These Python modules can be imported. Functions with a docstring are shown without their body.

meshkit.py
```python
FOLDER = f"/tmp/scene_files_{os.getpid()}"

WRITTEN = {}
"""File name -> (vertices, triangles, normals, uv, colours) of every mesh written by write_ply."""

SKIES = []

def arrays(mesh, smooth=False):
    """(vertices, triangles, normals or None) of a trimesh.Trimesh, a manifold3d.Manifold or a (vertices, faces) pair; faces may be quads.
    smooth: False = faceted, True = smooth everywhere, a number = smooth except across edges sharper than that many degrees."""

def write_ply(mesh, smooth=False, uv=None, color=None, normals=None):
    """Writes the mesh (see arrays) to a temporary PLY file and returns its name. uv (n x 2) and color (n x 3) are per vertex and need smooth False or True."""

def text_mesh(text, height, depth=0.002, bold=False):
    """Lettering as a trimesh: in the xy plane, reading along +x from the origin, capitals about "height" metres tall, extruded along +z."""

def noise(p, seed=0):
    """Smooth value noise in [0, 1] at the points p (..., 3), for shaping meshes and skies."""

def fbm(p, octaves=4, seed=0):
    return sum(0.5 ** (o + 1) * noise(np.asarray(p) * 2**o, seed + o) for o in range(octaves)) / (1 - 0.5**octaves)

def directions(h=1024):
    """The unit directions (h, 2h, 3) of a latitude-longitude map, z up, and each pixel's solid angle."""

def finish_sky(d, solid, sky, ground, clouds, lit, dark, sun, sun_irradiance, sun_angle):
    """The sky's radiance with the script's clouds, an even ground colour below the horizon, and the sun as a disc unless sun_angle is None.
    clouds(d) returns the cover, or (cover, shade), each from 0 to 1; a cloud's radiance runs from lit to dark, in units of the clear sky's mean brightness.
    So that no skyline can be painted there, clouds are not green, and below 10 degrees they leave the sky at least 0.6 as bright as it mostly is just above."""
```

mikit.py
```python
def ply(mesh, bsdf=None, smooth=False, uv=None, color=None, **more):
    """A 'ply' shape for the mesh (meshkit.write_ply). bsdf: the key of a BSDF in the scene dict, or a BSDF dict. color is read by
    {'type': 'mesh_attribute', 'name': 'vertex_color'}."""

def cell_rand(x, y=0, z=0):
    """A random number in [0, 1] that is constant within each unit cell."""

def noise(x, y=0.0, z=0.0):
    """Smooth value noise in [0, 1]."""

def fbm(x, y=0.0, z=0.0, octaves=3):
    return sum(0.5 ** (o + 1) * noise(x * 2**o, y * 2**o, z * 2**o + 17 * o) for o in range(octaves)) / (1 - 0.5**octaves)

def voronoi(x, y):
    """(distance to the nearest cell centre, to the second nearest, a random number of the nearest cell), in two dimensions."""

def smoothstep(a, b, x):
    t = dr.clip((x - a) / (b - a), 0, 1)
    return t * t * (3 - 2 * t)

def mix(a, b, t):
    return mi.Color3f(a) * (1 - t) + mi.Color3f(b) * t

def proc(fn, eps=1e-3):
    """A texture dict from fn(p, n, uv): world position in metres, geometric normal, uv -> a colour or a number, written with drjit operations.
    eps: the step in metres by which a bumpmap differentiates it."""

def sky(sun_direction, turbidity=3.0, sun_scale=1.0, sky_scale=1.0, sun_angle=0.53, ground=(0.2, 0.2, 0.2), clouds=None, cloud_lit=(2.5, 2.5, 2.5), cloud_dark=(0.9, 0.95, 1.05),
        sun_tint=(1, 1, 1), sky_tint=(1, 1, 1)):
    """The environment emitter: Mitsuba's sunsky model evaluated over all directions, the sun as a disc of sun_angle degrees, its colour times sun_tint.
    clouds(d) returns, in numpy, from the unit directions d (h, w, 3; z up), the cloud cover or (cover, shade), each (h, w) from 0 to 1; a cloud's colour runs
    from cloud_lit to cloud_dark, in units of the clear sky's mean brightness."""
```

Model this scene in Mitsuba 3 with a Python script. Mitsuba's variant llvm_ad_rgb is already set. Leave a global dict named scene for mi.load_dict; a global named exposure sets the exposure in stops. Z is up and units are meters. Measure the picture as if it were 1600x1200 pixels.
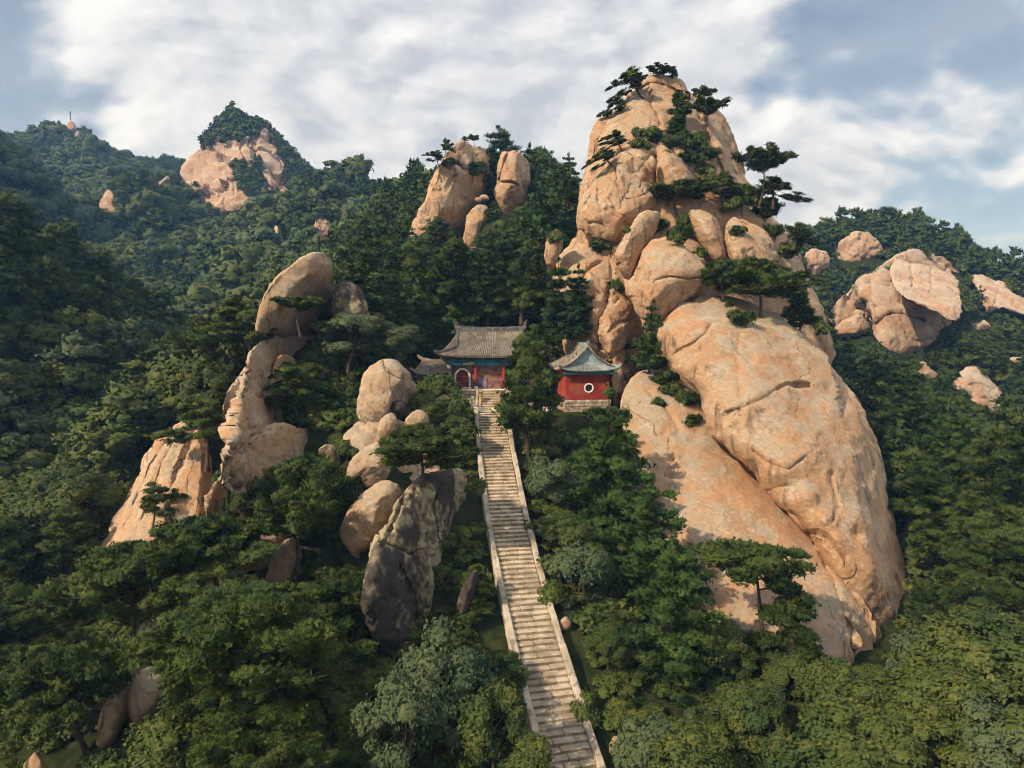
import math
import numpy as np, trimesh, mitsuba as mi, mikit, meshkit
import drjit as dr
from shapely.geometry import Polygon, Point, LineString
import shapely
from scipy.spatial import Delaunay
from scipy.interpolate import RBFInterpolator, RegularGridInterpolator, LinearNDInterpolator
from scipy import sparse
from scipy.sparse.linalg import spsolve
T = mi.ScalarTransform4f

# ------------------------------------------------------------------ camera, sky, air
F, PITCH, CZ = 1073.0, math.radians(5.0), 60.0        # focal length in pixels of a 1600 x 1200 picture, tilt down, height
CP, SP = math.cos(PITCH), math.sin(PITCH)
scene, labels = {}, {}
scene['camera'] = {'type': 'perspective', 'fov': math.degrees(2 * math.atan(800 / F)), 'fov_axis': 'x', 'near_clip': 0.5, 'far_clip': 9000.0,
                   'to_world': T().look_at(origin=[0, 0, CZ], target=[0, CP, CZ - SP], up=[0, 0, 1]), 'medium': {'type': 'ref', 'id': 'air'}}
exposure = 1.72
SUN_AZ, SUN_EL = math.radians(50), math.radians(38)    # from behind the camera towards the left
SUN = [-math.sin(SUN_AZ) * math.cos(SUN_EL), -math.cos(SUN_AZ) * math.cos(SUN_EL), math.sin(SUN_EL)]


CLOUD_AT = np.array([66.9187, 58.0865, 0])


def billow(q, octaves, seed, g=0.56):
    return sum(g ** o * meshkit.noise(q * 2.0 ** o + o * 3.7, seed + o) for o in range(octaves)) / sum(g ** o for o in range(octaves))


def clouds(d):
    x, y, z = d[..., 0], d[..., 1], np.maximum(d[..., 2], 0.0)
    k = 1.0 / (z + 0.42)

    def density(off):
        q = np.stack([x * k + off[0], y * k + off[1], 0 * x], -1)
        w = billow(q * 3.2 + CLOUD_AT + 40, 3, 5) - 0.5
        w2 = billow(q * 3.2 + CLOUD_AT + 80, 3, 6) - 0.5
        q1 = q + w[..., None] * np.array([0.16, 0, 0]) + w2[..., None] * np.array([0, 0.14, 0])
        q2 = q1 * np.array([2.1, 2.7, 1]) + CLOUD_AT
        return billow(q2, 5, 11), 0.68 * billow(q2, 5, 11) + 0.32 * billow(q1 * np.array([13.0, 17.0, 1]) + 3, 5, 51, 0.66)
    d0, e0 = density((0.0, 0.0))
    _, e1 = density((-0.045, -0.035))                      # a little towards the sun: sides that thin out there are lit
    cover = np.clip((0.64 * d0 + 0.36 * e0 - 0.41) / 0.12, 0, 1)
    cover = cover * cover * (3 - 2 * cover)
    shade = np.clip(0.40 + (e0 - 0.50) * 1.6 + (e1 - e0) * 4.6, 0, 1)
    return 0.26 + 0.73 * cover, shade


scene['sky'] = mikit.sky(SUN, turbidity=3, clouds=clouds, cloud_lit=(3.9, 3.9, 3.9), cloud_dark=(2.15, 2.3, 2.6), sun_tint=(0.97, 1.0, 1.06), ground=(0.06, 0.08, 0.04))
scene['air'] = {'type': 'homogeneous', 'albedo': {'type': 'rgb', 'value': [0.93, 0.95, 0.97]}, 'sigma_t': {'type': 'rgb', 'value': [0.00007, 0.00015, 0.00029]}}
scene['haze'] = {'type': 'cube', 'to_world': T().translate([0, 800, 105]).scale([1800, 1800, 155]), 'bsdf': {'type': 'null'}, 'interior': {'type': 'ref', 'id': 'air'}}
labels['haze'] = {'kind': 'stuff', 'label': 'thin bluish mountain haze softening the far ridges', 'category': 'haze'}


def at(px, py, d):
    """The point of the world that lies d metres ahead at a pixel of the 1600 x 1200 photograph."""
    px, py, d = np.broadcast_arrays(np.asarray(px, float), np.asarray(py, float), np.asarray(d, float))
    u = (600 - py) / F * d
    return np.stack([(px - 800) / F * d, d * CP + u * SP, CZ + u * CP - d * SP], -1)


def proj(p):
    p = np.asarray(p, float) - np.array([0, 0, CZ])
    d = p[..., 1] * CP - p[..., 2] * SP
    u = p[..., 1] * SP + p[..., 2] * CP
    dd = np.where(np.abs(d) < 1e-6, 1e-6, d)
    return 800 + F * p[..., 0] / dd, 600 - F * u / dd, d


# ------------------------------------------------------------------ materials
def lum(c):
    return {'type': 'rgb', 'value': list(c)}


def joints(p, k):
    """Hairline cracks: two steep sets and one of sheeting, broken up by noise."""
    wx = mikit.fbm(p.x * 0.22 * k, p.y * 0.22 * k, p.z * 0.22 * k, 3)
    keep = mikit.noise(p.x * 0.19 * k + 9, p.y * 0.19 * k, p.z * 0.13 * k)
    keep2 = mikit.noise(p.x * 0.21 * k + 3, p.y * 0.17 * k + 7, p.z * 0.2 * k)
    a = (p.x * 0.94 + p.y * 0.30 + p.z * 0.16) * 0.17 * k + wx * 0.55
    b = (p.z * 0.80 - p.y * 0.45 - p.x * 0.33) * 0.13 * k + wx * 0.7
    la = dr.abs(a - dr.floor(a) - 0.5)
    lb = dr.abs(b - dr.floor(b) - 0.5)
    return dr.maximum(mikit.smoothstep(0.013, 0.003, la) * mikit.smoothstep(0.50, 0.62, keep), mikit.smoothstep(0.010, 0.002, lb) * mikit.smoothstep(0.54, 0.66, keep2))


def granite(a, b, top, stain, k=1.0, stain_amount=1.0, pale=(0.50, 0.42, 0.34)):
    def fn(p, n, uv):
        wx = mikit.noise(p.x * 0.45 * k, p.y * 0.45 * k, p.z * 0.45 * k) * 1.6
        big = mikit.fbm(p.x * 0.13 * k + wx * 0.3, p.y * 0.13 * k, p.z * 0.10 * k, 3)
        mid = mikit.fbm(p.x * 0.62 * k + 5 + wx, p.y * 0.62 * k + wx, p.z * 0.42 * k, 4)
        grain = mikit.fbm(p.x * 3.7 * k, p.y * 3.7 * k, p.z * 3.7 * k, 2)
        c = mikit.mix(a, b, mikit.smoothstep(0.34, 0.66, 0.5 * big + 0.5 * mid))
        c = mikit.mix(c, pale, 0.8 * mikit.smoothstep(0.52, 0.70, 0.62 * mid + 0.38 * grain))
        streak = mikit.fbm(p.x * 1.15 * k + 3 + wx * 0.5, p.y * 1.15 * k, p.z * 0.07 * k, 3)
        steep = mikit.smoothstep(0.8, 0.35, dr.abs(n.z))
        c = mikit.mix(c, stain, stain_amount * 0.55 * mikit.smoothstep(0.56, 0.76, streak) * steep)
        c = mikit.mix(c, top, 0.8 * mikit.smoothstep(0.3, 0.8, n.z) * mikit.smoothstep(0.36, 0.58, mid * 0.6 + big * 0.4))
        lich = mikit.fbm(p.x * 1.3 * k + wx, p.y * 1.3 * k + 8, p.z * 1.3 * k + wx, 4)
        c = mikit.mix(c, stain, dr.clip(stain_amount * 0.6 * mikit.smoothstep(0.60, 0.72, 0.5 * lich + 0.25 * big + 0.25 * grain), 0, 1))
        j = joints(p, k)
        c = mikit.mix(c, stain, dr.clip(0.6 * j, 0, 1))
        return c * (0.78 + 0.44 * grain)
    return mikit.proc(fn)


def relief(k, amount):
    def fn(p, n, uv):
        a = mikit.fbm(p.x * 1.6 * k, p.y * 1.6 * k, p.z * 1.6 * k, 4)
        return (a - 0.5 * joints(p, k)) * amount
    return mikit.proc(fn, eps=0.05)


def bump_mat(color, k, amount, rough=0.9):
    return {'type': 'twosided', 'bsdf': {'type': 'bumpmap', 'arbitrary': relief(k, amount), 'scale': 1.0, 'bsdf': {'type': 'principled', 'base_color': color, 'roughness': rough, 'specular': 0.25}}}


scene['granite_warm'] = bump_mat(granite((0.40, 0.232, 0.125), (0.46, 0.305, 0.180), (0.34, 0.285, 0.21), (0.11, 0.080, 0.058), 1.0, 1.4, pale=(0.47, 0.365, 0.265)), 1.0, 0.20)
scene['granite_grey'] = bump_mat(granite((0.37, 0.23, 0.13), (0.44, 0.32, 0.21), (0.33, 0.28, 0.21), (0.09, 0.075, 0.06), pale=(0.42, 0.36, 0.28)), 1.0, 0.22)


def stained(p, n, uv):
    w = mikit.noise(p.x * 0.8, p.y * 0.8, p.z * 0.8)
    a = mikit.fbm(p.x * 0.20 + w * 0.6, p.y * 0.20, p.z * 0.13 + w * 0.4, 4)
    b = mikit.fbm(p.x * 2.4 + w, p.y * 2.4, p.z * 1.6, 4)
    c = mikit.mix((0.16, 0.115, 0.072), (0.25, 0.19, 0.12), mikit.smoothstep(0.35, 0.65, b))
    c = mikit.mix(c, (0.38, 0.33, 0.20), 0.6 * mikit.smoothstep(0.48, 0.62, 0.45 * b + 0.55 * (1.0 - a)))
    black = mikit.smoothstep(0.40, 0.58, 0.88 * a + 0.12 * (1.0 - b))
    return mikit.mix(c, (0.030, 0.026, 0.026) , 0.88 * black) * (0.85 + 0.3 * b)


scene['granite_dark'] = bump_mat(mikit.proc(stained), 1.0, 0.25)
scene['granite_far'] = bump_mat(granite((0.38, 0.235, 0.15), (0.46, 0.315, 0.21), (0.40, 0.33, 0.25), (0.15, 0.11, 0.08), 0.5), 0.4, 0.5)


def leaf_mat(a, b, c, s=0.16, trans=0.35):
    def fn(p, n, uv):
        t = mikit.noise(p.x * s, p.y * s, p.z * s)
        w = 0.5 * mikit.noise(p.x * 0.9, p.y * 0.9 + 4, p.z * 0.9) + 0.5 * mikit.noise(p.x * 3.3, p.y * 3.3, p.z * 3.3)
        col = mikit.mix(mikit.mix(a, b, mikit.smoothstep(0.25, 0.7, t)), c, 0.75 * mikit.smoothstep(0.48, 0.78, w))
        return col
    return {'type': 'twosided', 'bsdf': {'type': 'principled', 'base_color': mikit.proc(fn), 'roughness': 0.65, 'specular': 0.2}}


scene['pine_leaf'] = leaf_mat((0.024, 0.048, 0.008), (0.050, 0.080, 0.012), (0.105, 0.120, 0.018))
scene['fir_leaf'] = leaf_mat((0.020, 0.048, 0.011), (0.040, 0.082, 0.015), (0.092, 0.120, 0.021))
scene['broad_leaf'] = leaf_mat((0.032, 0.060, 0.012), (0.072, 0.098, 0.018), (0.140, 0.135, 0.028))
scene['pale_leaf'] = leaf_mat((0.050, 0.082, 0.034), (0.075, 0.105, 0.042), (0.115, 0.130, 0.052))
scene['bark'] = {'type': 'twosided', 'bsdf': {'type': 'principled', 'base_color': mikit.proc(lambda p, n, uv: mikit.mix((0.045, 0.03, 0.022), (0.12, 0.075, 0.05), mikit.noise(p.x * 5, p.y * 5, p.z * 2))), 'roughness': 0.9}}


def soil(p, n, uv):
    a = mikit.fbm(p.x * 0.3, p.y * 0.3, p.z * 0.3, 3)
    b = mikit.noise(p.x * 2.1, p.y * 2.1, p.z * 2.1)
    return mikit.mix((0.018, 0.030, 0.010), (0.045, 0.050, 0.020), mikit.smoothstep(0.3, 0.7, 0.6 * a + 0.4 * b))


scene['soil'] = {'type': 'twosided', 'bsdf': {'type': 'diffuse', 'reflectance': mikit.proc(soil)}}


def plain(a, b, s=1.5, rough=0.8):
    def fn(p, n, uv):
        t = mikit.fbm(p.x * s, p.y * s, p.z * s, 3)
        return mikit.mix(a, b, mikit.smoothstep(0.3, 0.7, t))
    return {'type': 'twosided', 'bsdf': {'type': 'principled', 'base_color': mikit.proc(fn), 'roughness': rough, 'specular': 0.25}}




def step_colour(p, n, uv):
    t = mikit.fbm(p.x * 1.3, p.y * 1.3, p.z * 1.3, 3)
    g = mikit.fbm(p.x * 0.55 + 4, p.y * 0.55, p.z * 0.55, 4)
    lit_worn = mikit.mix((0.36, 0.30, 0.215), (0.56, 0.48, 0.37), mikit.smoothstep(0.3, 0.7, t))
    lit_worn = mikit.mix(lit_worn, (0.22, 0.185, 0.14), 0.7 * mikit.smoothstep(0.50, 0.68, g))
    shaded_dirty = mikit.mix((0.20, 0.145, 0.085), (0.36, 0.28, 0.18), mikit.smoothstep(0.3, 0.7, t))
    return mikit.mix(shaded_dirty, lit_worn, mikit.smoothstep(0.3, 0.8, n.z))  # tread light and riser shade painted in, along with wear and dirt


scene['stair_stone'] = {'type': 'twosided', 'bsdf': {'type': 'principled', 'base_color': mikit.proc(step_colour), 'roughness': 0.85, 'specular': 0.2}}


def kerb_colour(p, n, uv):
    t = mikit.fbm(p.x * 0.9, p.y * 0.9, p.z * 0.9, 3)
    g = mikit.fbm(p.x * 1.7 + 4, p.y * 1.7, p.z * 1.7, 4)
    c = mikit.mix((0.37, 0.31, 0.23), (0.54, 0.46, 0.36), mikit.smoothstep(0.3, 0.7, t))
    return mikit.mix(c, (0.17, 0.145, 0.11), 0.75 * mikit.smoothstep(0.54, 0.70, g))


scene['kerb_stone'] = {'type': 'twosided', 'bsdf': {'type': 'principled', 'base_color': mikit.proc(kerb_colour), 'roughness': 0.85, 'specular': 0.2}}
scene['paving'] = plain((0.45, 0.38, 0.28), (0.58, 0.5, 0.38), 1.2)


def plaster(p, n, uv):
    t = mikit.fbm(p.x * 0.7, p.y * 0.7, p.z * 0.7, 3)
    s = mikit.fbm(p.x * 2.2, p.y * 2.2, p.z * 0.35, 3)
    c = mikit.mix((0.21, 0.026, 0.019), (0.32, 0.055, 0.036), mikit.smoothstep(0.3, 0.7, t))
    return mikit.mix(c, (0.30, 0.14, 0.10), 0.45 * mikit.smoothstep(0.55, 0.75, s))


scene['red_wall'] = {'type': 'twosided', 'bsdf': {'type': 'principled', 'base_color': mikit.proc(plaster), 'roughness': 0.9, 'specular': 0.15}}
scene['dark_red'] = plain((0.12, 0.015, 0.02), (0.17, 0.025, 0.03), 2.0, 0.5)
scene['red_paint'] = plain((0.25, 0.03, 0.025), (0.32, 0.05, 0.04), 2.0, 0.5)
scene['tile_grey'] = plain((0.16, 0.13, 0.10), (0.33, 0.27, 0.20), 1.5, 0.6)
scene['tile_blue'] = plain((0.20, 0.24, 0.24), (0.34, 0.38, 0.37), 2.0, 0.5)
scene['ridge_dark'] = plain((0.07, 0.065, 0.065), (0.15, 0.14, 0.13), 2.5, 0.6)
scene['beam_blue'] = plain((0.02, 0.075, 0.10), (0.045, 0.15, 0.15), 1.6, 0.5)
scene['beam_bright'] = plain((0.02, 0.16, 0.42), (0.03, 0.24, 0.5), 1.6, 0.5)
scene['gable_blue'] = plain((0.20, 0.33, 0.38), (0.36, 0.44, 0.44), 1.1, 0.7)
scene['pale_stone'] = plain((0.55, 0.52, 0.44), (0.68, 0.64, 0.55), 1.5)
scene['white_paint'] = plain((0.72, 0.70, 0.66), (0.8, 0.78, 0.74), 1.5)
scene['mural'] = plain((0.17, 0.05, 0.05), (0.27, 0.17, 0.12), 2.2)
scene['mural_blue'] = plain((0.12, 0.10, 0.22), (0.26, 0.24, 0.34), 2.2)
scene['lattice'] = plain((0.03, 0.025, 0.02), (0.07, 0.05, 0.04), 2.0)
scene['void_dark'] = plain((0.012, 0.010, 0.010), (0.02, 0.016, 0.014), 1.0)
scene['rubble'] = plain((0.26, 0.19, 0.14), (0.46, 0.36, 0.27), 2.5)
scene['ochre'] = plain((0.42, 0.26, 0.07), (0.55, 0.38, 0.14), 3.0)
scene['metal'] = plain((0.10, 0.10, 0.12), (0.16, 0.16, 0.18), 3.0, 0.4)

# ------------------------------------------------------------------ naming
TAKEN = {}


def key_for(name):
    n = TAKEN.get(name, -1) + 1
    TAKEN[name] = n
    return name if n == 0 else f'{name}_{n:03d}'


def tag(key, label, category=None, group=None, kind=None):
    e = {'label': label}
    if category: e['category'] = category
    if group: e['group'] = group
    if kind: e['kind'] = kind
    labels[key] = e
    return key


def put(key, mesh, bsdf, smooth=False):
    scene[key] = mikit.ply(mesh, bsdf, smooth=smooth)
    return key


def ply_n(v, f, n, bsdf):
    return {'type': 'ply', 'filename': meshkit.write_ply((v, f), normals=n), 'face_normals': False, 'bsdf': {'type': 'ref', 'id': bsdf}}


# ------------------------------------------------------------------ small mesh helpers
def bbox(cx, cy, cz, sx, sy, sz, bev=0.0):
    """A box, its twelve edges chamfered when bev > 0."""
    if bev <= 0:
        return trimesh.creation.box((sx, sy, sz), T4(cx, cy, cz))
    b = min(bev, 0.45 * min(sx, sy, sz))
    pts = []
    for i in (-1, 1):
        for j in (-1, 1):
            for k in (-1, 1):
                a = np.array([i * sx / 2, j * sy / 2, k * sz / 2])
                for ax in range(3):
                    q = a.copy()
                    for o in range(3):
                        if o != ax: q[o] -= np.sign(a[o]) * b
                    pts.append(q)
    m = trimesh.convex.convex_hull(np.array(pts))
    m.apply_translation([cx, cy, cz])
    return m


def T4(x, y, z):
    m = np.eye(4); m[:3, 3] = [x, y, z]
    return m


def rotz(a):
    c, s = math.cos(a), math.sin(a)
    m = np.eye(4); m[0, 0] = c; m[0, 1] = -s; m[1, 0] = s; m[1, 1] = c
    return m


def join(ms):
    ms = [m for m in ms if m is not None]
    return trimesh.util.concatenate([trimesh.Trimesh(m.vertices, m.faces, process=False) for m in ms])


def tube(points, radii, sides=6, caps=True):
    p = np.asarray(points, float)
    r = np.broadcast_to(np.asarray(radii, float), (len(p),))
    t = np.gradient(p, axis=0)
    t /= np.linalg.norm(t, axis=1, keepdims=True) + 1e-12
    ref = np.array([0.31, 0.95, 0.05])
    a = np.cross(t, ref); a /= np.linalg.norm(a, axis=1, keepdims=True) + 1e-12
    b = np.cross(t, a)
    ang = np.arange(sides) * 2 * np.pi / sides
    v = (p[:, None] + r[:, None, None] * (np.cos(ang)[None, :, None] * a[:, None] + np.sin(ang)[None, :, None] * b[:, None])).reshape(-1, 3)
    i, j = np.meshgrid(np.arange(len(p) - 1), np.arange(sides), indexing='ij')
    q = np.stack([i * sides + j, i * sides + (j + 1) % sides, (i + 1) * sides + (j + 1) % sides, (i + 1) * sides + j], -1).reshape(-1, 4)
    f = np.vstack([q[:, [0, 2, 1]], q[:, [0, 3, 2]]])
    if caps:
        n = len(v)
        v = np.vstack([v, p[:1], p[-1:]])
        k = np.arange(sides)
        f = np.vstack([f, np.stack([k, (k + 1) % sides, k * 0 + n], 1), np.stack([(k + 1) % sides + n - sides, k + n - sides, k * 0 + n + 1], 1)])
    return trimesh.Trimesh(v, f, process=False)


def vnormals(v, f):
    fn = np.cross(v[f[:, 1]] - v[f[:, 0]], v[f[:, 2]] - v[f[:, 0]])
    n = np.zeros_like(v)
    for k in range(3): np.add.at(n, f[:, k], fn)
    return n / (np.linalg.norm(n, axis=1, keepdims=True) + 1e-12)


# ------------------------------------------------------------------ rocks
def chaikin(p, times=2):
    p = np.asarray(p, float)
    for _ in range(times):
        q = np.roll(p, -1, axis=0)
        p = np.stack([0.75 * p + 0.25 * q, 0.25 * p + 0.75 * q], 1).reshape(-1, 2)
    return p


def side_dist(pts, line):
    """Unsigned distance to a polyline and which side (+ right of its direction in picture space)."""
    line = np.asarray(line, float)
    best, side = np.full(len(pts), 1e9), np.zeros(len(pts))
    for a, b in zip(line[:-1], line[1:]):
        ab = b - a
        t = np.clip(((pts - a) @ ab) / (ab @ ab), 0, 1)
        r = pts - (a + t[:, None] * ab)
        d = np.linalg.norm(r, axis=1)
        s = np.sign(ab[0] * r[:, 1] - ab[1] * r[:, 0])
        m = d < best
        best[m], side[m] = d[m], s[m]
    return best, side


ROCKS = []          # (polygon, interpolator of front depth, bounds)
FREE = []           # the same for the crowns of trees placed by hand
CLEAR = []          # (polygon, depth): picture areas that scattered trees nearer than depth must not cover


def rock(name, poly, dep, T1, T2=None, sp=5.0, mat='granite_warm', seed=1, rough=1.0, folds=(), cracks=(), bumps=(), label=None, category='boulder', group=None, clear=True, power=0.45, parent=None, big=1.0, lines=1.0, facets=7, chip=(0.78, 0.93)):
    """A rock from its outline (picture pixels), the depth of its middle plane (number or function of px, py), its front and back thickness in metres."""
    rng = np.random.default_rng(seed)
    T2 = T1 if T2 is None else T2
    D = dep if callable(dep) else (lambda x, y: np.full(np.shape(x), float(dep)))
    P = Polygon(chaikin(poly, 2)).buffer(0)
    n = max(24, int(P.exterior.length / sp))
    ring = np.array([P.exterior.interpolate(k / n, normalized=True).coords[0] for k in range(n)])
    cen = ring.mean(0)
    wob = meshkit.fbm(np.stack([ring[:, 0] / (sp * 3.5), ring[:, 1] / (sp * 3.5), np.full(n, seed * 3.7)], -1), 3, seed) - 0.5
    tang = np.roll(ring, -1, axis=0) - np.roll(ring, 1, axis=0)
    nrm = np.stack([tang[:, 1], -tang[:, 0]], -1); nrm /= np.linalg.norm(nrm, axis=1, keepdims=True)
    ring = ring + nrm * (wob * sp * 1.3)[:, None]
    P = Polygon(ring).buffer(0)
    if P.geom_type != 'Polygon': P = max(P.geoms, key=lambda g: g.area)
    bnd = np.array(P.exterior.coords)[:-1]
    pts = [bnd]
    for r in (0.22 * sp, 0.75 * sp):
        Q = P.buffer(-r)
        for g in getattr(Q, 'geoms', [Q]):
            if g.is_empty: continue
            m = max(8, int(g.exterior.length / sp))
            pts.append(np.array([g.exterior.interpolate(k / m, normalized=True).coords[0] for k in range(m)]))
    x0, y0, x1, y1 = P.bounds
    gx, gy = np.meshgrid(np.arange(x0, x1, sp), np.arange(y0, y1, sp * 0.87))
    gx = gx + (np.arange(gx.shape[0]) % 2)[:, None] * sp / 2
    g = np.stack([gx.ravel(), gy.ravel()], 1) + rng.uniform(-0.18, 0.18, (gx.size, 2)) * sp
    for c in cracks:
        L = LineString(c['p'])
        w = c.get('w', 4.0)
        m = max(4, int(L.length / (sp * 0.7)))
        base = np.array([L.interpolate(k / m, normalized=True).coords[0] for k in range(m + 1)])
        dd, _ = side_dist(g, c['p'])
        g = g[dd > 1.5 * w]
        tt = np.gradient(base, axis=0); tt /= np.linalg.norm(tt, axis=1, keepdims=True) + 1e-9
        nn = np.stack([tt[:, 1], -tt[:, 0]], -1)
        for o in (-1.2, -0.55, -0.15, 0.15, 0.55, 1.2):
            pts.append(base + nn * o * w)
    pts.append(g)
    inner = np.vstack(pts[1:])
    ins = shapely.contains_xy(P.buffer(-0.15 * sp), inner[:, 0], inner[:, 1])
    pts = np.vstack([bnd, inner[ins]])
    tri = Delaunay(pts)
    f = tri.simplices
    c = pts[f].mean(1)
    f = f[shapely.contains_xy(P, c[:, 0], c[:, 1])]
    a2 = (pts[f[:, 1]] - pts[f[:, 0]]); b2 = (pts[f[:, 2]] - pts[f[:, 0]])
    cr = a2[:, 0] * b2[:, 1] - a2[:, 1] * b2[:, 0]
    f = f[np.abs(cr) > 1e-6]
    cr = cr[np.abs(cr) > 1e-6]
    f = np.where((cr > 0)[:, None], f[:, ::-1], f)          # front faces look at the camera
    # Poisson height over the outline
    st = max(x1 - x0, y1 - y0) / 84.0
    nx, ny = int((x1 - x0) / st) + 3, int((y1 - y0) / st) + 3
    rx, ry = np.meshgrid(x0 + (np.arange(nx) - 1) * st, y0 + (np.arange(ny) - 1) * st)
    m = shapely.contains_xy(P, rx.ravel(), ry.ravel()).reshape(rx.shape)
    idx = -np.ones(m.shape, int); idx[m] = np.arange(m.sum())
    I, J, V = [np.arange(m.sum())], [np.arange(m.sum())], [np.full(m.sum(), 4.0)]
    for dy, dx in ((0, 1), (0, -1), (1, 0), (-1, 0)):
        nb = np.roll(idx, (dy, dx), (0, 1))
        k = m & (nb >= 0)
        I.append(idx[k]); J.append(nb[k]); V.append(np.full(k.sum(), -1.0))
    A = sparse.csc_matrix((np.concatenate(V), (np.concatenate(I), np.concatenate(J))))
    h = np.zeros(m.shape); h[m] = spsolve(A, np.ones(m.sum()))
    h /= h.max()
    hi = RegularGridInterpolator((ry[:, 0], rx[0]), h, bounds_error=False, fill_value=0.0)(pts[:, ::-1])
    bd = shapely.distance(shapely.points(pts), P.exterior)
    hi = np.maximum(hi, 0.12 * np.minimum(bd / st, 1.0) * (1.5 * st / max(1.0, P.area ** 0.5)) * 4)
    hi[:len(bnd)] = 0
    prof = np.clip(hi, 0, 1) ** power
    base = D(pts[:, 0], pts[:, 1])
    front = base - T1 * prof
    edge = np.clip(prof / 0.35, 0, 1)
    for q in bumps:
        x, y, r, amp = q[:4]
        ry_ = q[4] if len(q) > 4 else r
        front = front - amp * edge * np.exp(-(((pts[:, 0] - x) / r) ** 2 + ((pts[:, 1] - y) / ry_) ** 2))
    for q in folds:                                          # beyond a fold the face turns away
        dd, s = side_dist(pts, q['p'])
        on = np.where(s * q.get('side', 1) > 0, dd, 0.0)
        front = front + q['k'] * on * np.clip(on / 6.0, 0, 1)
    for q in cracks:
        dd, s = side_dist(pts, q['p'])
        w = q.get('w', 4.0)
        wig = 1.0 + 0.8 * (meshkit.noise(np.stack([pts[:, 0] / 13, pts[:, 1] / 13, pts[:, 0] * 0 + seed], -1), seed) - 0.5)
        cut = np.exp(-(dd / (0.5 * w * wig)) ** 2)
        front = front + q.get('d', 1.0) * cut * np.clip(prof / 0.2, 0, 1)
        if q.get('ledge'):
            front = front - q['ledge'] * np.where(s * q.get('side', 1) > 0, np.exp(-dd / q.get('reach', 40.0)), 0.0) * np.clip(prof / 0.25, 0, 1)
    back = np.maximum(base + T2 * prof, front + 0.55 * (T1 + T2) * prof)
    back[:len(bnd)] = front[:len(bnd)]
    nb = len(bnd)
    vf = at(pts[:, 0], pts[:, 1], front)
    sp_b = 1
    vb = at(pts[nb:, 0], pts[nb:, 1], back[nb:])
    v = np.vstack([vf, vb])
    remap = np.concatenate([np.arange(nb), np.arange(nb, len(pts)) + len(pts) - nb])
    fb = remap[f][:, ::-1]
    faces = np.vstack([f, fb])
    # flat joint faces
    cc = v.mean(0)
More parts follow.
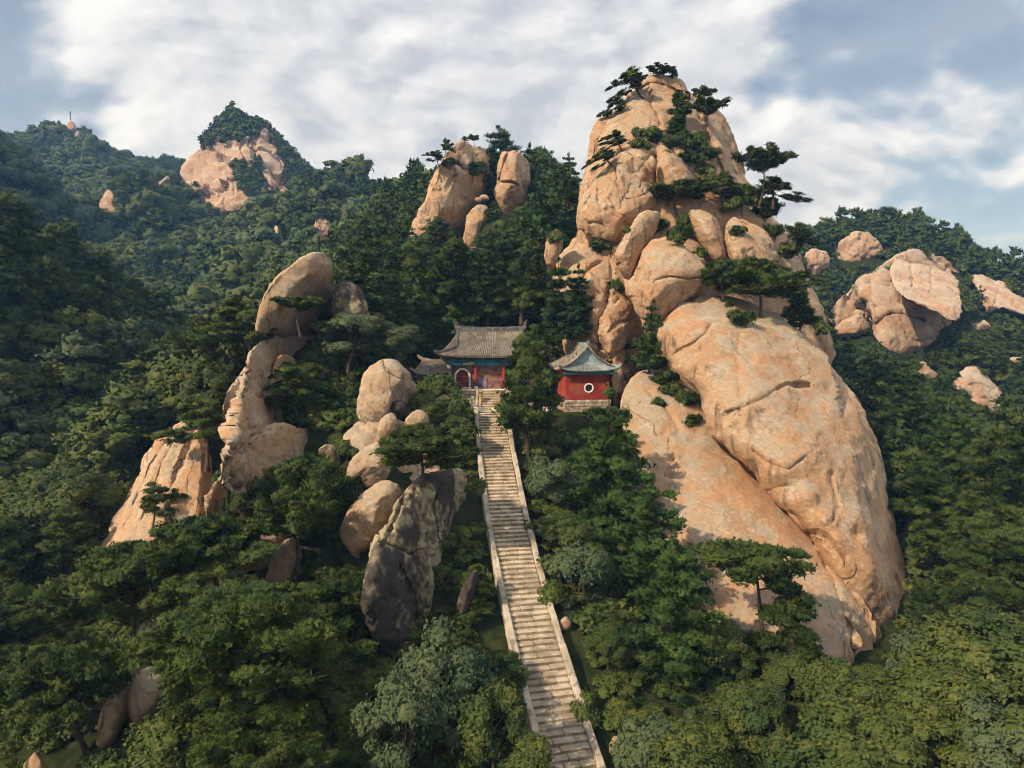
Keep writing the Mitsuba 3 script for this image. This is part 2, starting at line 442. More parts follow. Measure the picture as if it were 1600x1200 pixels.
    for _ in range(facets):
        pn = np.array([rng.normal(), -abs(rng.normal()) * 0.9 + 0.1, rng.normal() * 0.8]); pn /= np.linalg.norm(pn)
        proj_ = (v - cc) @ pn
        hh = np.max(proj_) * rng.uniform(*chip)
        ex = np.maximum(proj_ - hh, 0)
        wgt = np.concatenate([0.25 + 0.75 * edge, (0.25 + 0.75 * edge)[nb:]])
        v = v - pn * (ex * 0.82 * wgt)[:, None]
    # relief: broad swellings, knobs, ragged seams
    nn = vnormals(v, faces)
    size = math.sqrt(P.area) * float(np.mean(base)) / F
    s1, s2, s3 = size * 0.30, size * 0.11, max(size * 0.045, sp * float(np.mean(base)) / F * 1.6)
    o = seed * 11.3
    disp = big * 0.055 * size * (meshkit.fbm(v / s1 + o, 3, seed) - 0.5) * 2
    disp += rough * 0.016 * size * (meshkit.fbm(v / s2 + o, 3, seed + 5) - 0.5) * 2
    rid = 1 - np.abs(2 * meshkit.fbm(v / (s1 * 0.9) * np.array([1, 1, 0.7]) + 3 + o, 3, seed + 9) - 1)
    disp -= lines * rough * 0.022 * size * np.clip((rid - 0.93) / 0.07, 0, 1) ** 1.5
    disp += rough * 0.006 * size * (meshkit.fbm(v / s3 + o, 2, seed + 7) - 0.5) * 2
    v = v + nn * disp[:, None]
    key = key_for(name)
    full = key if parent is None else f'{parent}__{key}'
    put(full, (v, faces), mat, smooth=True)
    if label: tag(full, label, category, group)
    ROCKS.append((P, LinearNDInterpolator(pts, front), P.bounds, D, T2))
    if clear: CLEAR.append((P if clear is True else Polygon(clear), float(np.min(front)) - 0.5))
    return full


def lin(*c):
    """A depth plane through (px, py, depth) triples, least squares."""
    c = np.array(c, float)
    A = np.stack([c[:, 0], c[:, 1], np.ones(len(c))], 1)
    k = np.linalg.lstsq(A, c[:, 2], rcond=None)[0]
    return lambda x, y: k[0] * x + k[1] * y + k[2]

# ------------------------------------------------------------------ the rocks, from the big peak to the small stones
PK = 'granite_peak'
tower_d = lin((1000, 600, 112), (1200, 600, 113), (1030, 115, 125))
dome_d = lambda x, y: 97 + 0.025 * (x - 1130) - 0.064 * (y - 460)
foot_d = lambda x, y: 93 - 0.0615 * (y - 590)
rock('granite_peak', [(905, 600), (897, 470), (902, 400), (902, 340), (904, 312), (905, 297), (913, 267), (919, 240), (927, 216), (930, 201), (944, 183), (966, 176), (972, 162), (978, 147), (990, 132), (1004, 120), (1017, 114), (1029, 114), (1040, 120), (1056, 126), (1071, 133), (1080, 144), (1098, 153), (1116, 168), (1128, 178), (1140, 195), (1146, 213), (1152, 231), (1158, 252), (1163, 267), (1172, 285), (1190, 308), (1202, 328), (1220, 355), (1235, 370), (1250, 395), (1262, 425), (1272, 455), (1285, 490), (1298, 520), (1304, 555), (1300, 620), (1240, 680), (1100, 690), (960, 660)],
     tower_d, 13, 15, sp=4.0, seed=3, rough=1.0, lines=0.4, facets=5, chip=(0.9, 0.97), big=0.45,
     cracks=[dict(p=[(1015, 128), (1015, 150), (1018, 166), (1026, 178), (1032, 196)], w=4, d=1.0, ledge=0.6, side=-1, reach=20),
             dict(p=[(998, 137), (1016, 129), (1040, 132), (1056, 141), (1074, 150)], w=4, d=0.9, ledge=0.7, side=-1, reach=14),
             dict(p=[(925, 262), (932, 225), (950, 195), (972, 178), (985, 150)], w=5, d=0.9),
             dict(p=[(1096, 170), (1104, 205), (1120, 240), (1132, 270), (1150, 292)], w=5, d=1.2, ledge=0.8, side=-1, reach=30)],
     folds=[dict(p=[(1050, 118), (1098, 160), (1118, 205), (1128, 260), (1160, 330), (1240, 420), (1270, 520)], k=0.16, side=-1)],
     label='tallest granite peak, tan and cracked, with twisted pines growing on its top and ledges', category='rock peak')
rock('granite_boulder', [(901, 356), (903, 327), (907, 309), (921, 288), (936, 270), (946, 260), (952, 246), (960, 240), (972, 234), (990, 226), (1008, 223), (1021, 226), (1025, 240), (1023, 262), (1025, 285), (1030, 300), (1018, 330), (1000, 350), (990, 365), (975, 376), (948, 380), (930, 374), (912, 362)],
     lin((920, 340, 109), (1010, 240, 112), (1010, 340, 108)), 6, 6, sp=3, seed=7, rough=1.4,
     cracks=[dict(p=[(985, 243), (1001, 252), (1012, 252), (1020, 240)], w=5, d=1.4, ledge=1.0, side=1, reach=16),
             dict(p=[(936, 272), (934, 300), (940, 330), (938, 360)], w=5, d=0.7),
             dict(p=[(962, 262), (966, 290), (980, 306), (1004, 304), (1026, 292)], w=5, d=0.9, ledge=0.6, side=-1, reach=18),
             dict(p=[(912, 345), (910, 325), (922, 305)], w=4, d=0.6)],
     label='large blocky granite mass on the left shoulder of the tall peak, below its shrub ledge')
rock('granite_boulder', [(1023, 230), (1036, 219), (1047, 227), (1053, 238), (1068, 252), (1080, 267), (1091, 290), (1080, 300), (1050, 304), (1030, 302), (1025, 284), (1024, 264), (1027, 246)],
     110, 5, 4, sp=3, seed=8, rough=1.2, cracks=[dict(p=[(1030, 238), (1040, 236), (1050, 240)], w=3, d=0.5)],
     label='wedge-shaped granite boulder right of a dark cleft, under the shrub ledge of the tall peak')
rock('granite_boulder', [(1011, 252), (1018, 242), (1025, 248), (1026, 262), (1020, 272), (1012, 266)], 105.2, 1.1, 1.2, sp=2.2, seed=9, label='small chockstone wedged in the dark cleft high on the tall peak')
rock('granite_slab', [(1140, 336), (1158, 339), (1185, 351), (1203, 369), (1215, 390), (1216, 412), (1195, 440), (1160, 440), (1140, 410), (1130, 365)], lin((1140, 340, 106), (1215, 400, 106), (1150, 430, 101)), 4.5, 5, sp=3.2, seed=11,
     label='smooth granite slab on the right flank of the tall peak, above the widest pine', category='rock slab')
rock('granite_slab', [(1074, 327), (1098, 325), (1116, 336), (1126, 356), (1136, 386), (1154, 418), (1130, 425), (1106, 400), (1092, 380), (1080, 350)], 103.5, 3.5, 4, sp=3, seed=12, folds=[dict(p=[(1104, 330), (1116, 362), (1130, 400)], k=0.19, side=-1)],
     label='narrow shaded granite rib right of the umbrella pine on the tall peak', category='rock slab')
rock('granite_slab', [(849, 404), (855, 371), (868, 354), (878, 366), (880, 386), (866, 418), (856, 424)], 106, 2.2, 3, sp=2.6, seed=13, label='leftmost pale granite slab at the foot of the tall peak, beside the forest', category='rock slab')
rock('granite_slab', [(862, 425), (876, 396), (898, 363), (918, 357), (939, 372), (966, 375), (974, 400), (978, 440), (992, 480), (1012, 510), (1030, 570), (1010, 640), (965, 650), (940, 640), (900, 620), (885, 560), (882, 520), (878, 480), (866, 450)],
     lin((900, 370, 109), (960, 380, 106), (900, 600, 104), (1000, 600, 99)), 6, 6, sp=3.6, seed=14, rough=1.2, power=0.42,
     cracks=[dict(p=[(900, 366), (880, 400), (868, 430)], w=4, d=0.6), dict(p=[(936, 410), (916, 428), (905, 450), (898, 490)], w=6, d=1.3, ledge=0.9, side=-1, reach=22), dict(p=[(960, 392), (956, 430), (948, 470), (938, 500), (936, 560)], w=6, d=1.4), dict(p=[(880, 500), (895, 470), (900, 440)], w=4, d=0.7)],
     folds=[dict(p=[(890, 470), (903, 500), (905, 560)], k=0.05, side=-1)],
     label='pale granite wall rising behind the red hall, streaked by pine shadows', category='rock wall')
rock('granite_slab', [(933, 503), (946, 482), (960, 474), (975, 462), (988, 474), (1000, 498), (1004, 513), (994, 525), (988, 540), (976, 564), (993, 579), (984, 606), (972, 640), (955, 640), (953, 590), (958, 566), (939, 540)], lin((960, 470, 101), (960, 630, 95)), 3.6, 4, sp=2.8, seed=15, rough=1.5,
     cracks=[dict(p=[(948, 520), (966, 505), (985, 500)], w=4, d=0.8), dict(p=[(955, 560), (975, 545), (990, 540)], w=4, d=0.7)], mat='granite_warm',
     label='lumpy grey-tan granite buttress right behind the roof of the red hall', category='rock wall')
rock('granite_boulder', [(996, 336), (1011, 328), (1030, 329), (1034, 346), (1021, 366), (1020, 382), (1005, 403), (990, 434), (976, 437), (963, 420), (961, 394), (972, 373), (984, 354)], lin((1010, 330, 102.5), (975, 430, 99)), 3.6, 4, sp=2.6, seed=16, folds=[dict(p=[(1030, 335), (1005, 375), (985, 432)], k=0.2, side=-1)],
     label='upright orange boulder leaning between the pale slabs and the round boulder')
rock('granite_boulder', [(975, 452), (984, 438), (999, 408), (1008, 387), (1026, 372), (1047, 366), (1071, 383), (1092, 401), (1108, 427), (1098, 440), (1092, 458), (1077, 470), (1062, 480), (1037, 508), (1024, 514), (1008, 502), (996, 489), (987, 471)], lin((1040, 370, 100), (1030, 500, 95), (1100, 430, 98)), 6.2, 6, sp=2.8, seed=17,
     cracks=[dict(p=[(1024, 439), (1040, 435), (1054, 433), (1070, 437), (1092, 435)], w=4, d=1.0, ledge=0.7, side=1, reach=16), dict(p=[(1088, 405), (1098, 420), (1108, 428)], w=3, d=0.5)],
     folds=[dict(p=[(1010, 510), (1040, 478), (1080, 462)], k=0.10, side=1)],
     label='big rounded boulder with a mouth-like crack perched on top of the lower dome')
rock('granite_dome', [(1020, 522), (1044, 495), (1074, 471), (1101, 458), (1131, 457), (1152, 459), (1176, 470), (1200, 483), (1230, 504), (1260, 528), (1290, 552), (1320, 582), (1339, 620), (1360, 658), (1375, 697), (1382, 739), (1393, 781), (1398, 812), (1412, 865), (1420, 896), (1429, 946), (1431, 988), (1418, 1026), (1400, 1075), (1384, 1062), (1366, 1011), (1335, 957), (1305, 900), (1286, 868), (1244, 817), (1205, 771), (1167, 731), (1129, 697), (1104, 680), (1096, 650), (1095, 624), (1073, 600), (1052, 579), (1042, 558), (1036, 540)],
     dome_d, 9.5, 10, sp=3.2, seed=21, rough=0.8, power=0.5, lines=0.15, facets=9, big=0.8, clear=[(1020, 522), (1101, 458), (1176, 470), (1260, 528), (1339, 620), (1382, 739), (1412, 865), (1430, 988), (1384, 1050), (1366, 1011), (1244, 817), (1104, 680), (1073, 600)],
     cracks=[dict(p=[(1265, 600), (1230, 600), (1206, 612), (1191, 622), (1167, 634), (1138, 644)], w=4, d=0.9, ledge=0.5, side=1, reach=20),
             dict(p=[(1051, 553), (1077, 540), (1100, 524), (1110, 508)], w=4, d=0.7),
             dict(p=[(1155, 520), (1152, 560), (1157, 640)], w=7, d=0.4),
             dict(p=[(1322, 612), (1340, 650), (1352, 668), (1368, 710), (1379, 742)], w=5, d=1.0, ledge=0.5, side=1, reach=12),
             dict(p=[(1241, 800), (1270, 842), (1297, 880), (1324, 938), (1350, 985), (1368, 1016)], w=4, d=0.9, ledge=0.6, side=-1, reach=14),
             dict(p=[(1180, 705), (1206, 722), (1232, 732), (1252, 716)], w=4, d=0.6, ledge=0.4, side=-1, reach=14),
             dict(p=[(1200, 765), (1216, 758), (1240, 760)], w=4, d=0.6),
             dict(p=[(1255, 830), (1290, 840), (1320, 872), (1322, 890)], w=5, d=0.8, ledge=0.6, side=-1, reach=16),
             dict(p=[(1300, 742), (1312, 790), (1304, 812)], w=5, d=0.7), dict(p=[(1392, 930), (1400, 970), (1404, 1000)], w=4, d=0.7), dict(p=[(1418, 880), (1414, 940), (1425, 985)], w=4, d=0.7)],
     bumps=[(1290, 815, 22, 1.3), (1312, 845, 14, 1.2), (1336, 836, 11, -1.8), (1228, 735, 16, 0.9), (1256, 780, 20, 0.8), (1330, 900, 18, 0.9), (1345, 940, 16, 0.9), (1180, 600, 40, 0.8), (1270, 690, 45, 0.9), (1300, 640, 30, 0.5), (1110, 580, 30, 0.6), (1365, 950, 14, 0.8), (1350, 990, 14, 0.7)],
     folds=[dict(p=[(1318, 655), (1328, 700), (1336, 760), (1342, 820), (1352, 870), (1366, 930), (1374, 990), (1378, 1040)], k=0.17, side=-1)],
     label='huge rounded granite dome right of the stairs, cut by a long diagonal crack', category='rock dome')
rock('granite_slab', [(974, 650), (976, 618), (983, 594), (998, 581), (1019, 577), (1050, 582), (1080, 610), (1112, 655), (1172, 712), (1232, 772), (1292, 845), (1334, 925), (1374, 1000), (1388, 1066), (1340, 1100), (1200, 1110), (1080, 1060), (1000, 940), (975, 790), (969, 710)],
     foot_d, 5.5, 6, sp=3.8, seed=22, rough=0.8, power=0.42,
     cracks=[dict(p=[(1046, 690), (1052, 720), (1040, 760)], w=6, d=0.5, ledge=0.4, side=-1, reach=20), dict(p=[(1284, 868), (1300, 920), (1318, 960), (1344, 1010)], w=4, d=0.8), dict(p=[(1330, 965), (1316, 1000), (1320, 1040)], w=4, d=0.6), dict(p=[(1010, 610), (1040, 640), (1060, 672)], w=5, d=0.5)],
     label='broad smooth slab of pale granite leaning against the lower left of the dome', category='rock slab', lines=0.2, facets=4, clear=[(985, 600), (1020, 578), (1110, 650), (1290, 840), (1375, 1040), (1300, 1000), (1180, 900), (1100, 860), (1040, 760), (1000, 660)], bumps=[(1140, 800, 60, 0.8), (1020, 640, 25, 0.7), (1090, 740, 40, 0.6)])

# left group, from the standing boulder down to the valley
G = 'granite_grey'
rock('granite_boulder', [(396, 520), (400, 497), (406, 479), (413, 458), (427, 437), (445, 421), (466, 406), (487, 395), (502, 391), (514, 397), (520, 413), (521, 440), (520, 473), (511, 493), (502, 511), (484, 523), (468, 535), (430, 540), (405, 534)], lin((500, 400, 93), (420, 520, 90)), 5.5, 5, sp=3, seed=31, mat=G, rough=0.55, big=0.6, lines=0.4,
     folds=[dict(p=[(512, 396), (490, 424), (458, 442), (440, 470), (426, 505)], k=0.20, side=-1)], facets=2,
     label='egg-shaped standing boulder, the largest one above the left cliffs')
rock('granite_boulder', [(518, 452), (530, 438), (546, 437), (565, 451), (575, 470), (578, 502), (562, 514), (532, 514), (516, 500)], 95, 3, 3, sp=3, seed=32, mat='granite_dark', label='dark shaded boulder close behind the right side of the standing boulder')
rock('granite_boulder', [(349, 668), (348, 629), (357, 608), (372, 590), (390, 572), (403, 557), (418, 551), (423, 560), (419, 578), (413, 602), (410, 620), (395, 640), (371, 652), (366, 674), (356, 694), (350, 686)], lin((410, 560, 86), (355, 670, 82)), 3.2, 3.4, sp=2.8, seed=33, mat=G, rough=0.9,
     folds=[dict(p=[(414, 556), (408, 610), (392, 636)], k=0.19, side=-1)], label='tall tapering boulder below the standing boulder, its left one of a pair')
rock('granite_boulder', [(398, 560), (404, 546), (420, 534), (432, 528), (424, 546), (410, 558)], 88, 1.3, 1.4, sp=2.4, seed=34, mat=G, label='thin rock flake under the standing boulder, beside a dark pine trunk')
rock('granite_slab', [(384, 676), (394, 656), (412, 626), (418, 608), (426, 590), (427, 566), (439, 552), (455, 556), (470, 575), (480, 610), (476, 650), (440, 685), (400, 690)], lin((440, 555, 88), (400, 680, 84)), 2.8, 4, sp=2.8, seed=35, mat='granite_warm', rough=0.8, label='pale smooth slab right of the tall tapering boulder, half hidden by pines', category='rock slab')
rock('granite_boulder', [(318, 860), (326, 794), (334, 768), (342, 736), (362, 708), (390, 684), (418, 667), (446, 661), (470, 669), (486, 672), (497, 690), (503, 730), (510, 790), (500, 850), (450, 900), (370, 900)], lin((450, 665, 76), (360, 880, 70)), 5, 6, sp=3, seed=36, mat=G, rough=0.8,
     cracks=[dict(p=[(446, 664), (440, 690), (444, 712)], w=4, d=0.4), dict(p=[(472, 668), (474, 690), (466, 714)], w=4, d=0.7)], folds=[dict(p=[(455, 664), (470, 690), (462, 730)], k=0.17, side=-1)],
     label='broad whale-backed boulder in the middle of the left rock group')
rock('granite_slab', [(142, 886), (154, 860), (170, 824), (182, 796), (198, 776), (210, 752), (222, 724), (238, 696), (258, 680), (274, 668), (292, 656), (310, 668), (330, 700), (340, 750), (334, 820), (320, 890), (280, 930), (200, 925), (155, 910)], lin((290, 665, 86), (150, 880, 78), (310, 800, 76)), 4.5, 8, sp=3.2, seed=37, mat='granite_warm', rough=1.0, power=0.42,
     cracks=[dict(p=[(306, 668), (292, 700), (276, 735), (268, 770), (270, 810)], w=5, d=1.1, ledge=0.8, side=-1, reach=18), dict(p=[(264, 678), (238, 724), (214, 772), (196, 820)], w=5, d=0.7, ledge=0.4, side=-1, reach=14), dict(p=[(286, 662), (262, 704), (240, 760), (222, 810)], w=4, d=0.5)],
     folds=[dict(p=[(306, 672), (324, 730), (322, 800)], k=0.08, side=-1)], label='long pale slab dropping into the left valley, leftmost rock of the near group', category='rock slab')
rock('granite_ridge', [(392, 540), (440, 520), (500, 520), (545, 560), (560, 640), (560, 700), (520, 760), (480, 800), (400, 830), (350, 800), (330, 740), (345, 660), (366, 590)], lin((450, 530, 99), (450, 800, 85)), 4, 8, sp=4, seed=135, mat=G, rough=1.3, label='rock ridge under the standing boulder, mostly covered by pines', category='rock ridge')
rock('granite_ridge', [(500, 720), (560, 660), (620, 650), (660, 680), (690, 740), (700, 830), (700, 930), (690, 1010), (640, 1040), (560, 1020), (470, 960), (420, 960), (330, 990), (300, 940), (340, 850), (440, 790)], lin((620, 660, 78), (620, 1030, 63), (330, 960, 69)), 3.5, 8, sp=4, seed=136, mat=G, rough=1.4, label='lower rock ridge joining the boulders left of the stairs', category='rock ridge')
rock('granite_ridge', [(150, 1140), (196, 1040), (240, 955), (300, 930), (330, 960), (300, 1030), (262, 1100), (220, 1180), (160, 1190)], lin((290, 940, 62), (180, 1160, 52)), 2.5, 5, sp=4, seed=137, mat=G, rough=1.4, label='shaded rock spur going down to the lower left under the pines', category='rock ridge')
rock('granite_boulder', [(293, 640), (298, 626), (306, 618), (316, 624), (318, 642), (308, 655), (298, 654)], 86.5, 1.2, 1.4, sp=2.4, seed=38, label='small pale rock at the top of the long valley slab, behind pine twigs')
rock('granite_boulder', [(557, 652), (560, 620), (566, 590), (578, 570), (595, 561), (615, 560), (635, 574), (650, 598), (650, 622), (640, 644), (620, 658), (600, 667), (575, 667)], 79, 3.8, 3.5, sp=2.8, seed=41, mat=G, rough=1.0,
     cracks=[dict(p=[(598, 562), (604, 580), (622, 590), (648, 594)], w=4, d=0.6, ledge=0.4, side=-1, reach=12)], folds=[dict(p=[(640, 582), (612, 604), (602, 640), (600, 662)], k=0.17, side=-1)],
     label='orange-brown boulder left of the temple, sitting among shrubs')
rock('granite_boulder', [(588, 682), (592, 660), (602, 647), (616, 644), (622, 660), (611, 680), (596, 688)], 75.5, 1.2, 1.3, sp=2.4, seed=42, mat=G, label='small pointed tan stone in front of the orange-brown boulder')
rock('granite_boulder', [(630, 662), (639, 645), (655, 640), (669, 646), (674, 662), (650, 672)], 75.8, 1.3, 1.4, sp=2.4, seed=43, mat=G, label='small rounded stone just above the bushy pine near the stairs')
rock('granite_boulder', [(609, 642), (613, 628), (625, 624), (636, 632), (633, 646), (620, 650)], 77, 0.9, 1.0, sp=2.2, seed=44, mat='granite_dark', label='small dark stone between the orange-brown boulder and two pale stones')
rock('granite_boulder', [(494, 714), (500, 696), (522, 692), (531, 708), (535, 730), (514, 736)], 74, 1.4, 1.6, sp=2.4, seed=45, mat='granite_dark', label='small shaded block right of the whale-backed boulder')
rock('granite_boulder', [(537, 742), (546, 720), (566, 700), (590, 687), (610, 685), (620, 704), (614, 734), (598, 758), (574, 766), (552, 756)], 71, 2.4, 2.6, sp=2.6, seed=46, mat=G, label='grey dome-shaped boulder left of the bushy pine, above the dark crag')
rock('granite_boulder', [(532, 826), (538, 804), (554, 780), (574, 763), (594, 751), (618, 753), (628, 764), (620, 790), (608, 818), (584, 850), (572, 876), (550, 868), (534, 848)], 64.5, 2.8, 3, sp=2.8, seed=47, mat=G, rough=1.1, folds=[dict(p=[(625, 764), (604, 806), (580, 846)], k=0.17, side=-1)], label='elongated boulder leaning on the left side of the dark stained crag')
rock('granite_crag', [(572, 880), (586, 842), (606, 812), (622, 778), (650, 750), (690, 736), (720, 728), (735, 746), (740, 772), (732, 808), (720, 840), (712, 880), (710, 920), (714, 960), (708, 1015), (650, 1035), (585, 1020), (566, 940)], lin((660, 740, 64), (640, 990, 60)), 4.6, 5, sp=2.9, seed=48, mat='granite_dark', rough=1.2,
     folds=[dict(p=[(704, 740), (690, 800), (682, 850), (668, 910), (656, 970)], k=0.17, side=-1)], cracks=[dict(p=[(640, 752), (622, 800), (600, 850)], w=4, d=0.7), dict(p=[(690, 738), (676, 790), (688, 860), (672, 960)], w=4, d=0.9, ledge=0.5, side=1, reach=16), dict(p=[(606, 850), (640, 866), (676, 860)], w=4, d=0.6), dict(p=[(622, 880), (650, 930), (648, 980)], w=4, d=0.5)],
     facets=0, label='dark stained crag beside the stairs with a bushy pine on its top', category='rock crag')
rock('granite_boulder', [(288, 930), (300, 882), (318, 856), (354, 836), (400, 828), (440, 834), (463, 842), (468, 872), (450, 905), (405, 925), (354, 940), (310, 945)], 67, 4, 5, sp=3, seed=49, mat=G, rough=1.2, folds=[dict(p=[(300, 880), (340, 870), (390, 862), (440, 866)], k=0.10, side=1)], label='shaded boulder behind the pine trunk in the lower left')
rock('granite_boulder', [(412, 910), (424, 872), (440, 845), (462, 838), (474, 872), (462, 910), (436, 925)], 64, 1.8, 2, sp=2.6, seed=50, mat=G, label='upright shaded rock right of the shaded boulder in the lower left')
rock('granite_boulder', [(196, 1016), (220, 978), (244, 948), (258, 950), (270, 970), (256, 1004), (224, 1030)], 57, 1.6, 2, sp=2.6, seed=51, mat=G, label='pale rock rib showing between two pines at the lower left')
rock('granite_boulder', [(186, 1090), (205, 1055), (235, 1038), (262, 1048), (270, 1076), (250, 1106), (228, 1138), (200, 1134)], 52, 2.2, 2.5, sp=3, seed=52, mat=G, label='shaded brown rock under the lower left pines')
rock('granite_boulder', [(30, 1225), (38, 1188), (56, 1173), (72, 1188), (70, 1225)], 45, 1.0, 1.2, sp=2.6, seed=53, mat=G, label='small pale rock at the bottom left corner')
rock('granite_boulder', [(709, 950), (722, 916), (742, 886), (748, 900), (740, 934), (727, 962), (712, 966)], 58.5, 1.2, 1.3, sp=2.6, seed=54, mat='granite_dark', label='slim shaded rock between the dark crag and the left kerb of the stairs')  # shade of crag and trees put into its colour by the dark material
rock('granite_boulder', [(873, 976), (877, 965), (887, 963), (894, 974), (889, 986), (878, 987)], 59, 0.55, 0.6, sp=2.2, seed=55, label='small tan stone right of the stairs, upper of the two by the kerb')
rock('granite_boulder', [(950, 1172), (955, 1155), (963, 1149), (972, 1160), (970, 1180), (958, 1186)], 49.5, 0.6, 0.7, sp=2.4, seed=56, label='small tan stone right of the stair bottom, lower of the two by the kerb')

# the two peaks behind the forest
rock('granite_peak', [(634, 372), (640, 354), (648, 332), (658, 318), (664, 298), (670, 280), (678, 262), (688, 250), (692, 240), (702, 233), (712, 224), (722, 221), (732, 223), (739, 231), (748, 228), (759, 233), (767, 244), (775, 256), (778, 280), (766, 305), (750, 335), (735, 365), (720, 400), (690, 420), (655, 410), (638, 395)], lin((660, 380, 168), (740, 230, 176)), 12, 12, sp=3, seed=61, rough=1.3,
     cracks=[dict(p=[(704, 234), (715, 232), (717, 248), (719, 256)], w=4, d=2.2), dict(p=[(738, 230), (737, 244), (742, 256), (752, 262)], w=4, d=2.0), dict(p=[(684, 252), (700, 262), (716, 254), (724, 262)], w=5, d=1.8, ledge=1.5, side=1, reach=20), dict(p=[(712, 276), (704, 282), (700, 288)], w=4, d=1.5)],
     folds=[dict(p=[(728, 262), (732, 300), (722, 340)], k=0.16, side=-1)], label='broad tan rock peak above the forest with small pines on its notched top', category='rock peak')
rock('granite_peak', [(784, 231), (790, 231), (796, 236), (803, 231), (811, 238), (820, 244), (826, 254), (829, 274), (826, 294), (824, 312), (818, 334), (805, 345), (785, 340), (774, 316), (771, 300), (777, 286), (777, 274), (776, 260), (778, 248)], 174, 7.5, 7, sp=2.4, seed=62, rough=1.4,
     cracks=[dict(p=[(796, 234), (790, 246), (787, 258), (780, 282)], w=3.5, d=2.0), dict(p=[(780, 284), (800, 284), (812, 290), (800, 298)], w=3.5, d=1.2, ledge=0.8, side=-1, reach=12)], folds=[dict(p=[(806, 236), (804, 270), (812, 300), (810, 340)], k=0.2, side=-1)],
     label='slim tan rock pillar standing right of the broad notched peak', category='rock peak')
rock('granite_peak', [(720, 384), (726, 356), (728, 338), (738, 324), (752, 317), (766, 325), (769, 338), (757, 352), (749, 368), (745, 390), (732, 404)], 160, 4, 4.5, sp=2.6, seed=63, rough=1.3, label='low pale rock tooth in the forest between the broad peak and the pillar', category='rock peak')
for i, (x, y, r) in enumerate([(757, 309, 6), (748, 312, 5), (684, 345, 5), (660, 354, 6), (668, 342, 5), (690, 366, 5), (676, 372, 5), (697, 378, 4), (738, 390, 6), (757, 401, 7), (742, 403, 5), (860, 419, 5), (850, 424, 5)]):
    rng = np.random.default_rng(700 + i)
    a = np.linspace(0, 2 * np.pi, 9)[:-1]
    rock('loose_stone', [(x + r * 1.3 * math.cos(t) * rng.uniform(0.7, 1.2), y + r * math.sin(t) * rng.uniform(0.7, 1.2)) for t in a], 155 if x < 800 else 118, r * 0.14, r * 0.2, sp=2.2, seed=700 + i, label='small pale stone poking out of the forest below the two rear peaks', group='pale stones in the forest below the rear peaks', clear=True)

# far right group
FR = 'granite_far'
q1 = lin((1390, 430, 240), (1400, 540, 226), (1500, 500, 236))
rock('granite_dome', [(1334, 442), (1348, 430), (1366, 430), (1378, 418), (1387, 423), (1402, 430), (1426, 439), (1450, 451), (1462, 464), (1476, 470), (1492, 486), (1507, 508), (1512, 524), (1484, 534), (1450, 545), (1420, 556), (1390, 562), (1364, 556), (1362, 514), (1368, 500), (1353, 488), (1354, 472), (1340, 462)], q1, 11, 12, sp=2.8, seed=71, mat=FR, rough=1.2, power=0.45, facets=0,
     cracks=[dict(p=[(1376, 498), (1390, 488), (1411, 490), (1440, 500)], w=4, d=2.2, ledge=2.2, side=-1, reach=18), dict(p=[(1396, 430), (1400, 450), (1409, 472)], w=3.5, d=1.2), dict(p=[(1462, 464), (1468, 480), (1470, 500), (1480, 516)], w=4, d=2.0), dict(p=[(1360, 440), (1362, 470), (1368, 495)], w=4, d=1.0)],
     label='large pale dome on the far right hillside, with a horizontal overhang', category='rock dome')
rock('granite_boulder', [(1388, 412), (1408, 395), (1417, 388), (1432, 383), (1450, 386), (1468, 397), (1486, 412), (1496, 431), (1499, 452), (1503, 485), (1494, 505), (1470, 490), (1447, 480), (1424, 470), (1398, 455)], lin((1400, 410, 243), (1490, 450, 241)), 5.5, 9, sp=2.6, seed=72, mat=FR, rough=0.9, lines=0.4, facets=3, chip=(0.88, 0.96),
     cracks=[dict(p=[(1423, 392), (1424, 415), (1427, 442)], w=4, d=2.4), dict(p=[(1450, 386), (1454, 410), (1456, 446)], w=4, d=2.4), dict(p=[(1424, 410), (1440, 406), (1454, 404)], w=4, d=2.0), dict(p=[(1456, 406), (1476, 404), (1488, 412)], w=4, d=1.5)], folds=[dict(p=[(1482, 410), (1486, 440), (1490, 476)], k=0.2, side=-1)],
     label='stack of blocky boulders crowning the large pale dome on the far right')
rock('granite_slab', [(1286, 505), (1300, 480), (1330, 446), (1366, 420), (1396, 402), (1440, 384), (1482, 402), (1510, 440), (1522, 500), (1510, 535), (1460, 552), (1400, 566), (1350, 548), (1310, 536)], lin((1400, 400, 252), (1400, 560, 238)), 5, 12, sp=3, seed=171, mat=FR, rough=1.4, label='bedrock slope around the large pale dome on the far right', category='rock slab')
rock('granite_boulder', [(1300, 516), (1312, 503), (1330, 494), (1345, 490), (1358, 503), (1364, 520), (1345, 527), (1318, 531), (1303, 524)], 222, 6, 6, sp=2.4, seed=73, mat=FR, label='low rounded boulder left of the large pale dome on the far right')
rock('granite_boulder', [(1329, 494), (1334, 485), (1345, 483), (1352, 490), (1346, 496)], 223, 1.8, 2, sp=2, seed=74, mat=FR, label='small boulder sitting on the low rounded boulder on the far right')
rock('granite_slab', [(1288, 492), (1303, 482), (1315, 464), (1336, 450), (1344, 461), (1314, 490), (1297, 506)], 236, 4, 5, sp=2.4, seed=75, mat=FR, rough=2.6, big=1.8, power=0.34, label='sloping pale slab left above the low rounded boulder on the far right', category='rock slab')
rock('granite_slab', [(1302, 398), (1312, 378), (1326, 366), (1342, 359), (1358, 363), (1376, 376), (1384, 392), (1372, 406), (1340, 412), (1312, 412)], 274, 6, 8, sp=2.4, seed=76, mat=FR, rough=2.6, big=1.8, power=0.34, cracks=[dict(p=[(1346, 366), (1342, 385), (1336, 400)], w=3.5, d=1.5)], label='orange-tan slab just under the tree line of the far right hill', category='rock slab')
